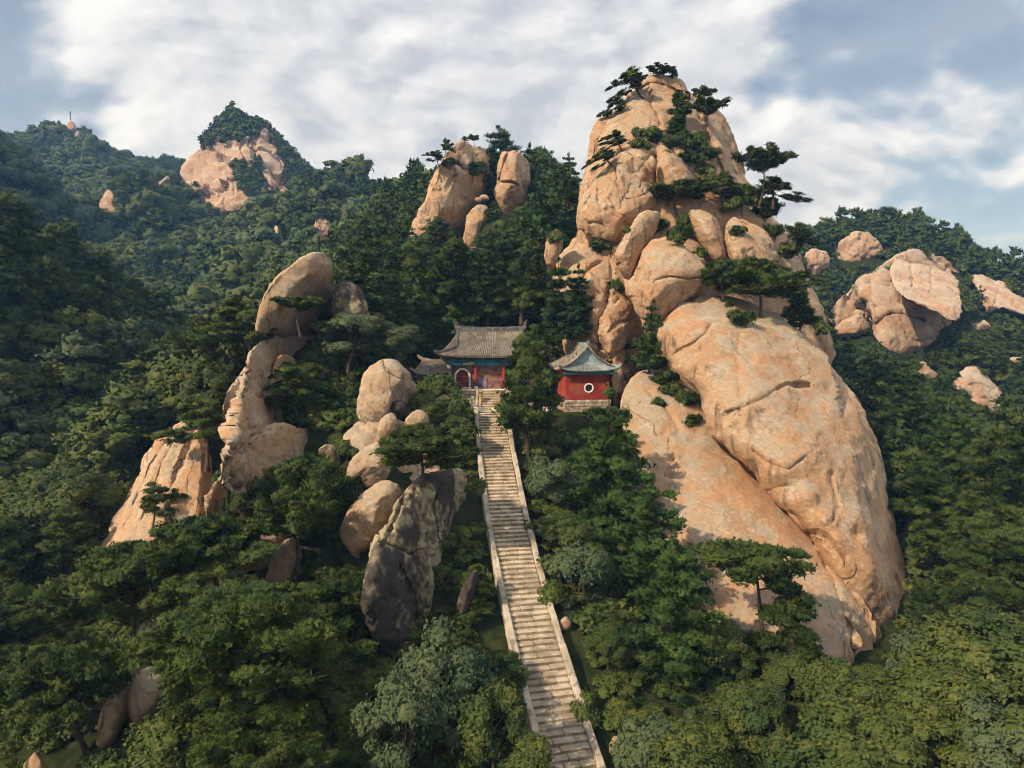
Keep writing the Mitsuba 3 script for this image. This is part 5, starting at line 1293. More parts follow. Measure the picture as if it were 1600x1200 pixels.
def broad(seed, H=8.0, lod=0, width=0.42, pale=False):
    g = np.random.default_rng(seed)
    C = Crown(); wood = []
    zz = np.linspace(0, 1, 6)
    tr = np.stack([0.04 * H * np.sin(zz * 3 + seed), 0.04 * H * np.sin(zz * 2 + seed * 2), zz * H * 0.6 - 0.4 * (1 - zz)], 1)
    r0 = H * 0.02
    wood.append(tube(tr, r0 * (1.3 - zz), 7 if lod == 0 else 4))
    nl = {0: 34, 1: 24, 2: 12}[lod]
    cz = 0.57 * H
    for i in range(nl):
        u = g.normal(size=3); u /= np.linalg.norm(u)
        if u[2] < -0.8: u[2] *= -0.6
        rr = g.uniform(0.55, 0.98)
        c = np.array([u[0] * width * H * rr * (1 if u[2] > -0.2 else 0.8), u[1] * width * H * rr * (1 if u[2] > -0.2 else 0.8), cz + u[2] * (0.36 if u[2] > 0 else 0.46) * H * rr])
        R = H * g.uniform(0.085, 0.15) * (1.45 if lod == 2 else 1.0)
        core = (ICO0 if lod < 2 else ICO1).copy(); core.vertices = core.vertices * R * ((0.72, 0.72, 0.6) if lod < 2 else (0.9, 0.9, 0.78)) * (1 + 0.3 * (g.random((len(core.vertices), 1)) - 0.5)) + c
        C.solid(core, c - u * R * 0.5)
        cnt, size, per, jit = {0: (64, 0.25, 3, 0.10), 1: (22, 0.46, 2, 0.14), 2: (7, 1.05, 2, 0.18)}[lod]
        cnt = int(cnt * (R / (0.115 * H)) ** 1.5)
        p = g.normal(size=(cnt, 3)); p /= np.linalg.norm(p, axis=1, keepdims=True)
        p[:, 2] = np.where(g.random(cnt) < 0.7, np.abs(p[:, 2]), p[:, 2])
        q = c + p * R * g.uniform(0.7, 1.12, (cnt, 1)) * (1, 1, 0.82)
        nn = p + 0.6 * u + [0, 0, 0.4]; nn /= np.linalg.norm(nn, axis=1, keepdims=True)
        v4, m = petals(q, nn, size, per, jit, 0.6, g)
        C.kite(v4, 0.6 * np.repeat(nn, per, 0) + 0.5 * m)
        if lod == 0 or (lod == 1 and i % 3 == 0):
            b = tr[g.integers(2, 6)]
            wood.append(tube([b, (b + c) / 2 + [0, 0, -0.03 * H], c], [r0 * 0.35, r0 * 0.22, r0 * 0.08], 4 if lod == 0 else 3, False))
    return join(wood), C.out()


def bush(seed, H=1.6, lod=0, needle=False):
    g = np.random.default_rng(seed)
    C = Crown()
    for i in range(9 if lod == 0 else 5):
        a = g.uniform(0, 6.28); rr = g.uniform(0, 0.75) * H
        c = np.array([math.cos(a) * rr, math.sin(a) * rr, H * g.uniform(0.18, 0.62) * (1.15 - 0.5 * rr / H)])
        R = H * g.uniform(0.28, 0.42)
        if needle:
            add_pad(C, c, R * 1.2, R * 1.1, R * 0.7, (0, 0), lod, g); continue
        core = ICO0.copy(); core.vertices = core.vertices * R * 0.75 + c
        C.solid(core, c - [0, 0, R])
        cnt = 55 if lod == 0 else 16
        p = g.normal(size=(cnt, 3)); p /= np.linalg.norm(p, axis=1, keepdims=True); p[:, 2] = np.abs(p[:, 2]) * 1.0 - 0.15
        v4, m = petals(c + p * R * g.uniform(0.75, 1.15, (cnt, 1)), p + [0, 0, 0.4], 0.20 if lod == 0 else 0.38, 2, 0.07, 0.6, g)
        C.kite(v4, 0.6 * np.repeat(p + [0, 0, 0.4], 2, 0) + 0.5 * m)
    return None, C.out()


KINDS = {}


def kind(name, made, leaf, H):
    wood, (v, f, n) = made
    parts = {'type': 'shapegroup', 'crown': ply_n(v, f, n, leaf)}
    if wood is not None:
        parts['trunk'] = mikit.ply(wood, 'bark', smooth=True)
    scene[f'kind_{name}'] = parts
    lo, hi = v.min(0), v.max(0)
    KINDS[name] = dict(H=H, tris=len(f), lo=lo, hi=hi, top=hi[2], rad=0.25 * (hi[0] - lo[0] + hi[1] - lo[1]))


for lod in (0, 1, 2):
    for s in range(4 if lod < 2 else 3):
        kind(f'red{lod}{s}', pine(100 + s, 9.0, 'red', lod), 'pine_leaf', 9.0)
    for s in range(3 if lod < 2 else 2):
        kind(f'full{lod}{s}', pine(140 + s, 9.0, 'full', lod), 'pine_leaf', 9.0)
        kind(f'fir{lod}{s}', pine(200 + s, 12.0, 'fir', lod), 'fir_leaf', 12.0)
    for s in range(3):
        if lod < 2: kind(f'spread{lod}{s}', pine(170 + s, 8.0, 'spread', lod), 'pine_leaf', 8.0)
    for s in range(4 if lod < 2 else 3):
        kind(f'broad{lod}{s}', broad(300 + s, 8.0, lod, (0.40, 0.46, 0.36, 0.44)[s]), 'broad_leaf', 8.0)
    for s in range(2):
        kind(f'pale{lod}{s}', broad(350 + s, 8.0, lod, 0.42), 'pale_leaf', 8.0)
for s in range(3):
    kind(f'flat0{s}', pine(230 + s, 7.0, 'flat', 0), 'pine_leaf', 7.0)
    kind(f'wind0{s}', pine(260 + s, 7.0, 'wind', 0), 'pine_leaf', 7.0)
    kind(f'wind1{s}', pine(260 + s, 7.0, 'wind', 1), 'pine_leaf', 7.0)
    kind(f'shrub0{s}', bush(400 + s, 1.6, 0), 'broad_leaf', 1.6)
    kind(f'shrub1{s}', bush(410 + s, 1.6, 1), 'broad_leaf', 1.6)
    kind(f'dwarf0{s}', bush(420 + s, 1.6, 0, True), 'pine_leaf', 1.6)

PLACED = []        # (key, position, height, radius)


def plant(key, kd, p, h, wide=1.0, yaw=0.0, lean=(0.0, 0.0)):
    """One tree or shrub of a kind: foot at p, h metres tall, wide times as broad as its kind; lean in degrees (to the right, away)."""
    K = KINDS[kd]
    s = h / K['top']
    M = T().translate([float(q) for q in p])
    if lean[0]: M = M @ T().rotate([0, 1, 0], lean[0])
    if lean[1]: M = M @ T().rotate([1, 0, 0], -lean[1])
    M = M @ T().rotate([0, 0, 1], math.degrees(yaw)) @ T().scale([s * wide, s * wide, s])
    scene[key] = {'type': 'instance', 'to_world': M, 'g': {'type': 'ref', 'id': f'kind_{kd}'}}
    PLACED.append((key, np.array(p, float), h, K['rad'] * s * wide))


def hero(name, kd, bx, by, h_px, label, category, w_px=None, d=None, lean=(0, 0), yaw=0.0, group=None, sink=0.25):
    """A tree placed by the pixel of its foot; height and spread in pixels at its depth."""
    if d is None: d = float(surface(bx, by)[0])
    p = at(bx, by, d)
    h = h_px * d / F
    K = KINDS[kd]
    wide = 1.0 if w_px is None else (w_px * d / F) / (2 * K['rad'] * h / K['top'])
    if wide > 1.35 and kd[:3] in ('red', 'ful') :            # broad crowns come from the spreading kind, not from stretching
        kd = 'spread' + ('0' if d < 110 else '1') + kd[-1].replace('3', '0')
        K = KINDS[kd]; wide = (w_px * d / F) / (2 * K['rad'] * h / K['top'])
    key = tag(key_for(name), label, category, group)
    plant(key, kd, p - [0, 0, sink], h + sink, wide, yaw, lean)
    return key



# trees one can point to: pixel of the foot, height in pixels
P, S, B = 'pine_tree', 'shrub', 'broadleaf_tree'
hero(P, 'wind00', 1004, 150, 46, 'pine leaning left off the very top of the tall peak', 'pine tree', 66, lean=(-22, 0), yaw=3.1)
hero(P, 'flat01', 1034, 128, 26, 'low pine on the very top of the tall peak, right of the leaning one', 'pine tree', 48, yaw=1.0)
hero(P, 'red01', 1051, 128, 24, 'thin small pine at the right end of the top of the tall peak', 'pine tree', 16, yaw=2.0)
hero(P, 'wind01', 968, 186, 36, 'bushy pine hanging on the upper left edge of the tall peak', 'pine tree', 42, lean=(-25, 0), yaw=3.0)
hero(P, 'flat02', 1104, 176, 40, 'small flat pine behind the upper right edge of the tall peak', 'pine tree', 36, d=122, yaw=0.6)
hero(P, 'flat00', 1101, 212, 60, 'umbrella pine with a curved trunk on the upper right ledge of the tall peak', 'pine tree', 62, lean=(4, 0), yaw=2.2)
hero(P, 'red02', 1066, 206, 66, 'narrow dark pine against the bare face of the tall peak', 'pine tree', 40, yaw=0.4)
hero(P, 'full01', 1056, 218, 44, 'short dense pine just left of the narrow dark pine on the peak ledge', 'pine tree', 46, yaw=0.9)
hero(P, 'wind02', 974, 234, 32, 'small wind-swept pine at the left end of the peak ledge', 'pine tree', 46, lean=(-14, 0), yaw=3.3)
hero(P, 'wind00', 960, 258, 32, 'pine sprawling left over the edge below the left end of the peak ledge', 'pine tree', 58, lean=(-28, 0), yaw=2.9)
hero(P, 'wind02', 1168, 262, 36, 'pine behind the right edge of the tall peak, above the tall branching pine', 'pine tree', 40, d=118, yaw=0.2)
hero(P, 'flat01', 1186, 318, 86, 'tall branching pine standing out against the sky on the right flank of the tall peak', 'pine tree', 92, d=110, lean=(5, 0), yaw=2.6)
hero(P, 'wind01', 1208, 322, 44, 'dark pine reaching right over the flank below the tall branching pine', 'pine tree', 76, d=109, lean=(18, 0), yaw=0.0)
hero(P, 'wind02', 1226, 376, 40, 'lowest dark pine sticking out of the right flank of the tall peak', 'pine tree', 60, d=107, lean=(35, 0), yaw=0.1)
hero(P, 'full00', 1160, 336, 52, 'dense pine between the umbrella pine and the right flank of the tall peak', 'pine tree', 60, yaw=1.4)
hero(P, 'full02', 1196, 352, 46, 'dense pine right of the smooth slab on the right flank', 'pine tree', 56, yaw=2.4)
hero(P, 'red03', 1128, 322, 52, 'small pine at the right side of the umbrella pine', 'pine tree', 56, yaw=0.3)
hero(P, 'flat00', 1066, 348, 64, 'wide umbrella pine with a dark forked trunk in the middle of the tall peak', 'pine tree', 128, yaw=4.0)
hero(P, 'full01', 1188, 490, 92, 'widest pine of the rocks, spreading over the top of the dome', 'pine tree', 160, d=94, yaw=0.7)
hero(P, 'full02', 1130, 462, 58, 'bushy pine at the left end of the widest pine, above the dome', 'pine tree', 80, yaw=1.7)
hero(P, 'full00', 1248, 520, 66, 'dark pine in shade right of the widest pine', 'pine tree', 70, d=98, yaw=2.7)
hero(P, 'fir01', 1014, 578, 112, 'slender conifer against the cleft left of the dome', 'conifer', 56, d=91, yaw=0.4, lean=(2, 0))
hero(P, 'fir00', 888, 318, 80, 'conifer left of the tall peak standing out against the sky', 'conifer', 60, d=122, yaw=1.2)
hero(P, 'fir02', 876, 540, 142, 'tall conifer casting its shadow on the pale wall behind the red hall', 'conifer', 86, d=99, yaw=0.8)
hero(P, 'fir01', 905, 520, 110, 'conifer close to the pale wall, right of the tall shadow-casting one', 'conifer', 62, d=101, yaw=2.0)
hero(P, 'full00', 826, 712, 202, 'tall conifer with a bare lower trunk in front of the temple', 'conifer', 128, d=82, yaw=0.3)
hero(P, 'fir02', 950, 866, 272, 'big dense conifer below the red hall, its top reaching the hall', 'conifer', 186, d=76, yaw=2.2)
hero(P, 'fir01', 1012, 990, 256, 'dense conifer in front of the dome foot, second below the red hall', 'conifer', 206, d=66, yaw=1.3)
hero(P, 'fir00', 1042, 1130, 310, 'large dark conifer between the stairs and the lone trunk pine', 'conifer', 240, d=56, yaw=0.2)
hero(P, 'flat02', 1190, 1002, 158, 'lone pine with a bare reddish trunk in front of the dome', 'pine tree', 172, d=60, yaw=0.9, lean=(3, 0))
hero(P, 'full01', 1250, 1085, 180, 'dark pine hanging down the foot of the dome right of the lone pine', 'pine tree', 150, d=58, yaw=2.0)
hero(B, 'pale00', 900, 985, 140, 'pale green broadleaf tree right beside the stairs, in front of the conifers', 'broadleaf tree', 120, d=63, yaw=0.4)
hero(B, 'pale01', 858, 800, 95, 'pale green broadleaf tree between the stairs and the big dense conifer', 'broadleaf tree', 100, d=75, yaw=1.4)
# left rocks
hero(P, 'flat01', 470, 520, 62, 'flat-topped pine growing in front of the standing boulder', 'pine tree', 84, d=85, yaw=0.5)
hero(P, 'red00', 396, 580, 120, 'dark pine with a crooked trunk left of the foot of the standing boulder', 'pine tree', 120, d=89, yaw=2.0, lean=(-6, 0))
hero(P, 'full02', 330, 600, 110, 'dense pine on the slope left of the crooked pine', 'pine tree', 120, d=100, yaw=0.2)
hero(P, 'wind01', 322, 728, 110, 'crooked pine with a dark trunk above the long valley slab', 'pine tree', 110, d=77, yaw=3.0, lean=(-12, 0))
hero(P, 'full01', 490, 690, 96, 'broad pine right of the pale smooth slab', 'pine tree', 112, d=84, yaw=1.0)
hero(P, 'red02', 462, 648, 88, 'small pine in front of the pale smooth slab', 'pine tree', 80, d=82, yaw=1.6)
hero(P, 'full00', 516, 676, 84, 'sunlit pine left of the orange-brown boulder', 'pine tree', 90, d=84, yaw=2.3)
hero(B, 'pale00', 550, 575, 88, 'grey-green broadleaf tree behind the sunlit pine, under the dark shaded boulder', 'broadleaf tree', 120, d=88, yaw=0.9)
hero(B, 'pale01', 618, 566, 66, 'grey-green broadleaf tree left of the side hall roof', 'broadleaf tree', 92, d=90, yaw=2.1)
hero(P, 'full02', 660, 752, 94, 'bushy pine on top of the dark stained crag', 'pine tree', 158, d=61, yaw=0.6)
hero(P, 'red03', 466, 880, 175, 'large pine over the whale-backed boulder', 'pine tree', 215, d=63, yaw=1.1)
hero(P, 'red00', 348, 935, 150, 'pine with a thick leaning dark trunk in the lower left', 'pine tree', 250, d=59, yaw=4.2, lean=(-12, 0))
hero(P, 'wind00', 236, 830, 78, 'small pine on the face of the long valley slab', 'pine tree', 70, d=72, yaw=0.5)
hero(P, 'red01', 410, 1105, 215, 'biggest spreading pine at the bottom left, in front of the rocks', 'pine tree', 350, d=46, yaw=2.5)
hero(P, 'red02', 208, 1005, 165, 'pine with a dark straight trunk at the left, beside the pale rock rib', 'pine tree', 220, d=57, yaw=0.3, lean=(-4, 0))
hero(P, 'red03', 132, 1160, 180, 'pine with a leaning trunk at the lower left edge', 'pine tree', 230, d=49, yaw=3.6, lean=(-9, 0))
hero(P, 'full00', 560, 1010, 130, 'dark pine in shade left of the dark stained crag', 'pine tree', 150, d=57, yaw=3.0)
hero(P, 'full01', 400, 1240, 150, 'yellow-green pine at the bottom edge under the biggest spreading pine', 'pine tree', 240, d=41, yaw=0.8)
hero(B, 'pale01', 700, 1195, 230, 'grey-green broadleaf tree left of the bottom of the stairs, in front of the dark crag', 'broadleaf tree', 190, d=48, yaw=0.2)
hero(B, 'pale00', 628, 1235, 190, 'grey-green broadleaf tree at the bottom edge right of the biggest spreading pine', 'broadleaf tree', 150, d=44, yaw=1.2)
hero(B, 'broad01', 770, 1225, 170, 'broadleaf tree at the bottom edge touching the left kerb of the stairs', 'broadleaf tree', 120, d=45, yaw=2.2)
hero(B, 'broad02', 830, 1255, 110, 'broadleaf sapling hiding the lowest left kerb of the stairs', 'broadleaf tree', 90, d=42, yaw=0.2)
hero(B, 'broad03', 800, 1085, 72, 'leafy sapling leaning over the left kerb halfway down the lower stairs', 'broadleaf tree', 62, d=53, yaw=1.0)
hero(B, 'broad00', 1396, 1095, 62, 'broadleaf tree right under the lowest tip of the dome', 'broadleaf tree', 80, d=60, yaw=0.3)
hero(B, 'broad02', 1345, 1118, 72, 'broadleaf tree left under the lowest tip of the dome', 'broadleaf tree', 84, d=57, yaw=1.3)
hero(B, 'broad03', 1450, 1080, 80, 'wide broadleaf tree at the right foot of the dome', 'broadleaf tree', 90, d=63, yaw=2.3)
hero(P, 'full00', 648, 535, 165, 'tall layered pine behind the side hall, biggest in the wood above the temple', 'pine tree', 120, d=116, yaw=0.4)
hero(P, 'full02', 706, 512, 140, 'tall dark pine behind the left end of the hall roof', 'pine tree', 100, d=113, yaw=1.5)
hero(P, 'fir01', 762, 505, 140, 'tall conifer behind the middle of the hall roof', 'conifer', 92, d=113, yaw=2.1)
hero(P, 'full01', 815, 500, 128, 'tall pine behind the right end of the hall roof', 'pine tree', 96, d=112, yaw=0.2)
hero(P, 'fir02', 592, 470, 110, 'tall conifer right behind the dark shaded boulder by the standing boulder', 'conifer', 84, d=120, yaw=1.0)
hero(P, 'fir00', 1480, 800, 190, 'tall conifer in the wood right of the dome, in the middle', 'conifer', 130, d=96, yaw=0.6)
hero(P, 'full02', 1560, 830, 170, 'layered pine in the wood right of the dome, near the right edge', 'pine tree', 140, d=92, yaw=2.6)
hero(P, 'fir01', 1420, 700, 150, 'conifer in the dark wood just right of the dome', 'conifer', 100, d=112, yaw=1.6)
# back peaks
for i, (x, y, h, w, k, l) in enumerate([(694, 246, 32, 30, 'wind10', 'pine on the left of the notched top of the broad rear peak'), (726, 224, 12, 12, 'red00', 'tiny pine on the highest point of the broad rear peak'), (741, 231, 20, 22, 'flat01', 'small round pine in the notch of the broad rear peak'), (686, 258, 22, 34, 'wind00', 'pine sticking out left below the top of the broad rear peak'), (765, 246, 16, 18, 'red11', 'small pine at the right shoulder of the broad rear peak'), (700, 262, 16, 26, 'full10', 'low pine on the upper ledge of the broad rear peak'), (738, 282, 30, 40, 'full11', 'dark pine filling the right gully of the broad rear peak'), (756, 300, 32, 40, 'full12', 'pine in the gully between the two rear peaks'), (750, 278, 26, 34, 'red12', 'upper pine in the gully between the two rear peaks'), (684, 395, 60, 58, 'red13', 'wide pine in front of the foot of the broad rear peak')]):
    hero(P, k, x, y, h, l, 'pine tree', w, yaw=i * 1.1)
# shrubs on the ledges of the tall peak and the dome
for i, (x, y, w, k, l) in enumerate([
        (1000, 232, 34, 'shrub00', 'shrub at the left of the ledge across the tall peak'), (1022, 222, 40, 'shrub01', 'shrub in the middle of the ledge across the tall peak, under a bare face'), (1046, 232, 36, 'dwarf00', 'dwarf pine on the ledge right of the middle shrub'),
        (1072, 234, 44, 'dwarf01', 'dwarf pine below the narrow dark pine'), (1096, 232, 44, 'shrub02', 'shrub below the curved umbrella pine'), (1080, 256, 40, 'dwarf02', 'dark dwarf pine over the wedge-shaped boulder'), (1106, 250, 36, 'dwarf00', 'dwarf pine right of the dark one over the wedge-shaped boulder'), (1100, 272, 34, 'shrub00', 'yellowish shrub on the right of the wedge-shaped boulder'), (1110, 288, 30, 'shrub01', 'pale shrub lower right of the wedge-shaped boulder'), (995, 214, 26, 'shrub02', 'pale bush on the bare face above the ledge'),
        (1064, 380, 50, 'dwarf01', 'dark dwarf pine below the wide umbrella pine'), (1030, 362, 36, 'dwarf02', 'dwarf pine left below the wide umbrella pine'), (1088, 372, 44, 'dwarf00', 'dwarf pine right below the wide umbrella pine'), (1072, 352, 36, 'shrub00', 'shrub at the foot of the wide umbrella pine'), (1106, 398, 40, 'shrub01', 'shrub between the round boulder and the shaded rib'), (1130, 420, 40, 'shrub02', 'shrub at the right top of the round boulder'),
        (1150, 370, 32, 'dwarf01', 'dark shrub on the left of the smooth slab'), (1140, 330, 40, 'shrub00', 'yellow-green shrub above the smooth slab'), (1170, 316, 44, 'dwarf02', 'dwarf pine under the tall branching pine'), (1205, 372, 40, 'dwarf00', 'dwarf pine on the lower right flank'), (1228, 400, 40, 'shrub01', 'shrub on the right flank beside the shaded edge'), (1272, 520, 44, 'shrub02', 'shrub low in the shaded right gully'), (1240, 460, 46, 'dwarf02', 'dwarf pine behind the widest pine'),
        (942, 392, 38, 'shrub00', 'shrub on the pale slabs left of the orange boulder'), (952, 380, 26, 'shrub01', 'small shrub above the one on the pale slabs'), (958, 455, 34, 'shrub02', 'shrub under the upright orange boulder'), (980, 362, 18, 'shrub00', 'small bush left of the upright orange boulder'),
        (1154, 508, 46, 'dwarf00', 'lone dwarf pine cushion on top of the dome'), (1142, 478, 14, 'dwarf01', 'tiny bush at the top of the dome'),
        (1040, 600, 40, 'dwarf02', 'dwarf pine in the cleft left of the dome, uppermost'), (1056, 618, 38, 'shrub01', 'shrub in the cleft left of the dome, second from above'), (1072, 636, 46, 'dwarf00', 'round green shrub in the cleft left of the dome, largest'), (1084, 664, 32, 'dwarf01', 'shrub in the cleft left of the dome, lowest'), (1028, 572, 30, 'dwarf02', 'dark shrub at the foot of the slender conifer'), (1030, 632, 22, 'shrub02', 'pale bush on the slab left of the cleft shrubs'),
        (880, 360, 40, 'shrub00', 'shrub at the left foot of the tall peak above the pale slabs'), (868, 376, 30, 'shrub01', 'lower shrub at the left foot of the tall peak'), (890, 345, 36, 'dwarf00', 'dwarf pine at the left edge of the blocky granite mass')]):
    hero(S, k, x, y, w * 0.62, l, 'shrub', w, yaw=i * 1.7, sink=0.3)
# shrubs of the left rocks and the terrace
for i, (x, y, w, d, k, l) in enumerate([
        (690, 622, 60, 86, 'shrub00', 'dark shrub in front of the side hall'), (716, 655, 60, 84, 'shrub01', 'shrub just left of the stair head'), (690, 660, 56, 82, 'shrub02', 'shrub between the small stones and the stair head'), (664, 612, 44, 88, 'shrub00', 'shrub under the red wall of the side hall'), (728, 690, 50, 78, 'shrub01', 'shrub beside the top of the left kerb'), (672, 640, 50, 82, 'shrub02', 'shrub right of the orange-brown boulder'), (545, 715, 44, 74, 'shrub00', 'shrub behind the grey dome-shaped boulder'), (350, 760, 44, 76, 'shrub01', 'shrub left of the whale-backed boulder'), (372, 700, 40, 80, 'shrub02', 'shrub between the tapering boulder and the whale-backed boulder'), (740, 770, 36, 69, 'shrub00', 'bright sprig beside the left kerb under the bushy pine'), (600, 850, 40, 66, 'shrub01', 'shrub above the elongated boulder'), (310, 800, 50, 76, 'shrub02', 'shrub at the lower end of the long valley slab'), (430, 640, 40, 82, 'dwarf00', 'dwarf pine between the paired boulders'), (832, 760, 44, 77, 'shrub00', 'shrub leaning on the right kerb above the pale tree'), (866, 940, 50, 61, 'shrub01', 'low shrub right of the right kerb in the middle of the stairs'), (920, 1120, 60, 52, 'shrub02', 'bright green shrub right of the lower stairs')]):
    hero(S, k, x, y, w * 0.7, l, 'shrub', w, d=d, yaw=i * 1.3)

# ------------------------------------------------------------------ the forest
FREE += [(Polygon([(945, 615), (880, 760), (890, 820), (1020, 820), (1030, 760)]), 75.0), (Polygon([(1008, 750), (920, 900), (940, 960), (1085, 960), (1100, 880)]), 65.0), (Polygon([(1045, 830), (960, 980), (950, 1080), (1130, 1080), (1140, 980)]), 55.5),
         (Polygon([(1110, 850), (1285, 850), (1285, 950), (1210, 1000), (1170, 1000), (1110, 940)]), 59.0), (Polygon([(380, 900), (560, 950), (560, 1010), (420, 1080), (240, 1060), (230, 960)]), 45.5), (Polygon([(590, 660), (735, 660), (735, 745), (590, 745)]), 60.5),
         (Polygon([(370, 720), (560, 720), (560, 840), (370, 850)]), 62.5), (Polygon([(230, 790), (350, 780), (360, 930), (310, 930), (220, 850)]), 58.5), (Polygon([(100, 830), (300, 830), (290, 920), (215, 1000), (190, 1000), (100, 920)]), 56.5), (Polygon([(0, 1000), (210, 1000), (210, 1090), (150, 1150), (100, 1140), (0, 1100)]), 48.5),
         (Polygon([(600, 970), (800, 970), (800, 1130), (600, 1130)]), 47.5), (Polygon([(765, 520), (880, 520), (885, 640), (840, 700), (800, 700), (770, 640)]), 81.0)]
rng = np.random.default_rng(77)
cand = []
y = 24.0
while y < 760:
    step = 3.7 if y < 75 else (5.0 if y < 150 else (6.2 if y < 300 else 7.4))
    half = (y * 0.80 + 18)
    xs = np.arange(-half, half, step)
    cand.append(np.stack([xs + rng.uniform(-0.42, 0.42, len(xs)) * step, y + rng.uniform(-0.42, 0.42, len(xs)) * step], -1))
    y += step * 0.92
cand = np.vstack(cand)
cz = ground(cand[:, 0], cand[:, 1])
pos = np.column_stack([cand, cz])
px, py, dp = proj(pos)
tree_h = np.where(dp < 75, rng.uniform(5.0, 8.2, len(pos)), np.where(dp < 160, rng.uniform(7.0, 12.5, len(pos)), rng.uniform(8.0, 14.0, len(pos)))) * np.where(rng.random(len(pos)) < 0.12, 1.3, 1.0)
ok = (dp > 30) & (px > -130) & (px < 1730) & (py < 1330)
# keep off the stairs, the terrace and the inside of rocks
sdist = np.min(np.linalg.norm(pos[:, None, :2] - SPTS[None, ::4, :2], axis=2), axis=1)
ok &= (sdist > 4.1)
ok &= ~((px < 600) & (py > 760) & (dp < 80) & (rng.random(len(pos)) < 0.55))
ok &= ~((np.abs(pos[:, 0] + 0.5) < 13.5) & (np.abs(pos[:, 1] - 96.5) < 10.5))
idx = np.where(ok)[0]
g_s = rock_depth(px[idx], py[idx])
inside = dp[idx] > g_s - 0.4
thick = np.zeros(len(idx))
ok[idx[inside & (dp[idx] < g_s + 26) & (g_s < 9e8) & (dp[idx] < 150)]] = False
ok[idx[inside & (dp[idx] < g_s + 14) & (g_s < 9e8)]] = False
idx = np.where(ok)[0]
# hidden by the ground or by rocks: the tree's top must be seen from the camera or from a few metres beside it
def seen(off, ids):
    vis = np.zeros(len(ids), bool)
    o = np.array([off, 0, CZ])
    for frac in (1.0, 0.6):
        tp = pos[ids] + np.stack([0 * tree_h[ids], 0 * tree_h[ids], tree_h[ids] * frac], -1)
        t = np.linspace(0.05, 0.985, 90)
        blocked = np.zeros(len(ids), bool)
        for tt in t:
            q = o + (tp - o) * tt
            blocked |= q[:, 2] < ground(q[:, 0], q[:, 1])
        vis |= ~blocked
    return vis
vis = seen(0, idx) | seen(-15, idx) | seen(15, idx)
idx = idx[vis]
rd = rock_depth(*proj(pos[idx] + np.stack([0 * tree_h[idx], 0 * tree_h[idx], tree_h[idx]], -1))[:2])
hid_rock = (dp[idx] > rd + 110)
idx = idx[~hid_rock]
# in front of things the photograph shows bare: reject, or shrink to what fits
# where rock shows in front of the ground, on a coarse grid of pixels
VS = 6
vx, vy = np.meshgrid(np.arange(-VS, 1600 + VS, VS), np.arange(0, 1200 + VS, VS))
gd_ = np.concatenate([ground_depth(vx[k], vy[k]) for k in range(len(vx))]).reshape(vx.shape)
rk_ = rock_depth(vx.ravel(), vy.ravel()).reshape(vx.shape)
BARE = rk_ < gd_


def on_bare(a, b, d):
    i, j = np.clip((b / VS).astype(int), 0, BARE.shape[0] - 1), np.clip(((a + VS) / VS).astype(int), 0, BARE.shape[1] - 1)
    return BARE[i, j] & (d < rk_[i, j] + 1.0)


keep, hts = [], tree_h.copy()
prepared = []
for Pg, dc, always in [(a_, b_, b_ in (70.0, 91.0, 95.0)) for a_, b_ in CLEAR] + [(a_, b_ - 2, True) for a_, b_ in FREE]:
    shapely.prepare(Pg)
    prepared.append((Pg, dc, Pg.bounds, always))
for i in idx:
    okk = False
    for shrink in (1.0, 0.65, 0.4):
        h = tree_h[i] * shrink
        r = h * 0.30
        pts = pos[i] + np.array([[0, 0, h], [0, 0, h * 0.75], [-r, 0, h * 0.62], [r, 0, h * 0.62], [0, 0, h * 0.45], [-r, 0, h * 0.35], [r, 0, h * 0.35]])
        a, b, c = proj(pts)
        bad = False
        for Pg, dc, bb, always in prepared:
            if (always and dp[i] > dc + 2) or a.max() < bb[0] or a.min() > bb[2] or b.max() < bb[1] or b.min() > bb[3]: continue
            if (shapely.contains_xy(Pg, a, b) & (on_bare(a, b, dp[i]) | always)).any(): bad = True; break
        if not bad:
            okk = True; hts[i] = h; break
    if okk: keep.append(i)
keep = np.array(keep)
# leave room round the trees placed by hand
hp = np.array([p for _, p, h, r in PLACED if h > 2.6]); hr = np.array([r for _, p, h, r in PLACED if h > 2.6])
dmin = np.array([np.min(np.linalg.norm(hp[:, :2] - pos[i, :2], axis=1) - 0.55 * hr) for i in keep])
keep = keep[dmin > 0.3]
order = keep[np.argsort(dp[keep] / np.maximum(hts[keep], 1))]
zone_n = meshkit.fbm(pos / np.array([26.0, 26.0, 40.0]) + 5, 3, 12)


def zone(i):
    x, y_, d = px[i], py[i], dp[i]
    if d < 100:
        if x < 760 and y_ > 880: return ('broad', 'foot of the left rocks') if zone_n[i] > 0.5 else ('pine', 'foot of the left rocks')
        if x < 420: return ('broad', 'left valley below the long slab')  if zone_n[i] > 0.42 else ('pine', 'left valley below the long slab')
        if x < 760: return ('pine', 'left rock group') if zone_n[i] > 0.4 else ('broad', 'left rock group')
        if x < 1120: return ('fir', 'slope between the stairs and the dome') if zone_n[i] > 0.40 else ('broad', 'slope between the stairs and the dome')
        if y_ > 1060: return ('broad', 'bottom right of the photo')
        return ('broad', 'right slope beside the dome') if zone_n[i] > 0.5 else ('pine', 'right slope beside the dome')
    if d < 240:
        if x < 520: return ('pine', 'dark left ridge') if (y_ < 545 and x < 300) else (('broad', 'left valley floor') if zone_n[i] > 0.4 else ('pine', 'left valley floor'))
        if x < 920: return ('pine', 'forest above the temple') if zone_n[i] > 0.53 else ('fir', 'forest above the temple')
        return ('pine', 'forest right of the dome') if zone_n[i] > 0.5 else ('fir', 'forest right of the dome')
    if x > 1100: return ('pine', 'far right hill')
    return ('pine', 'far') if zone_n[i] > 0.55 else ('broad', 'far')


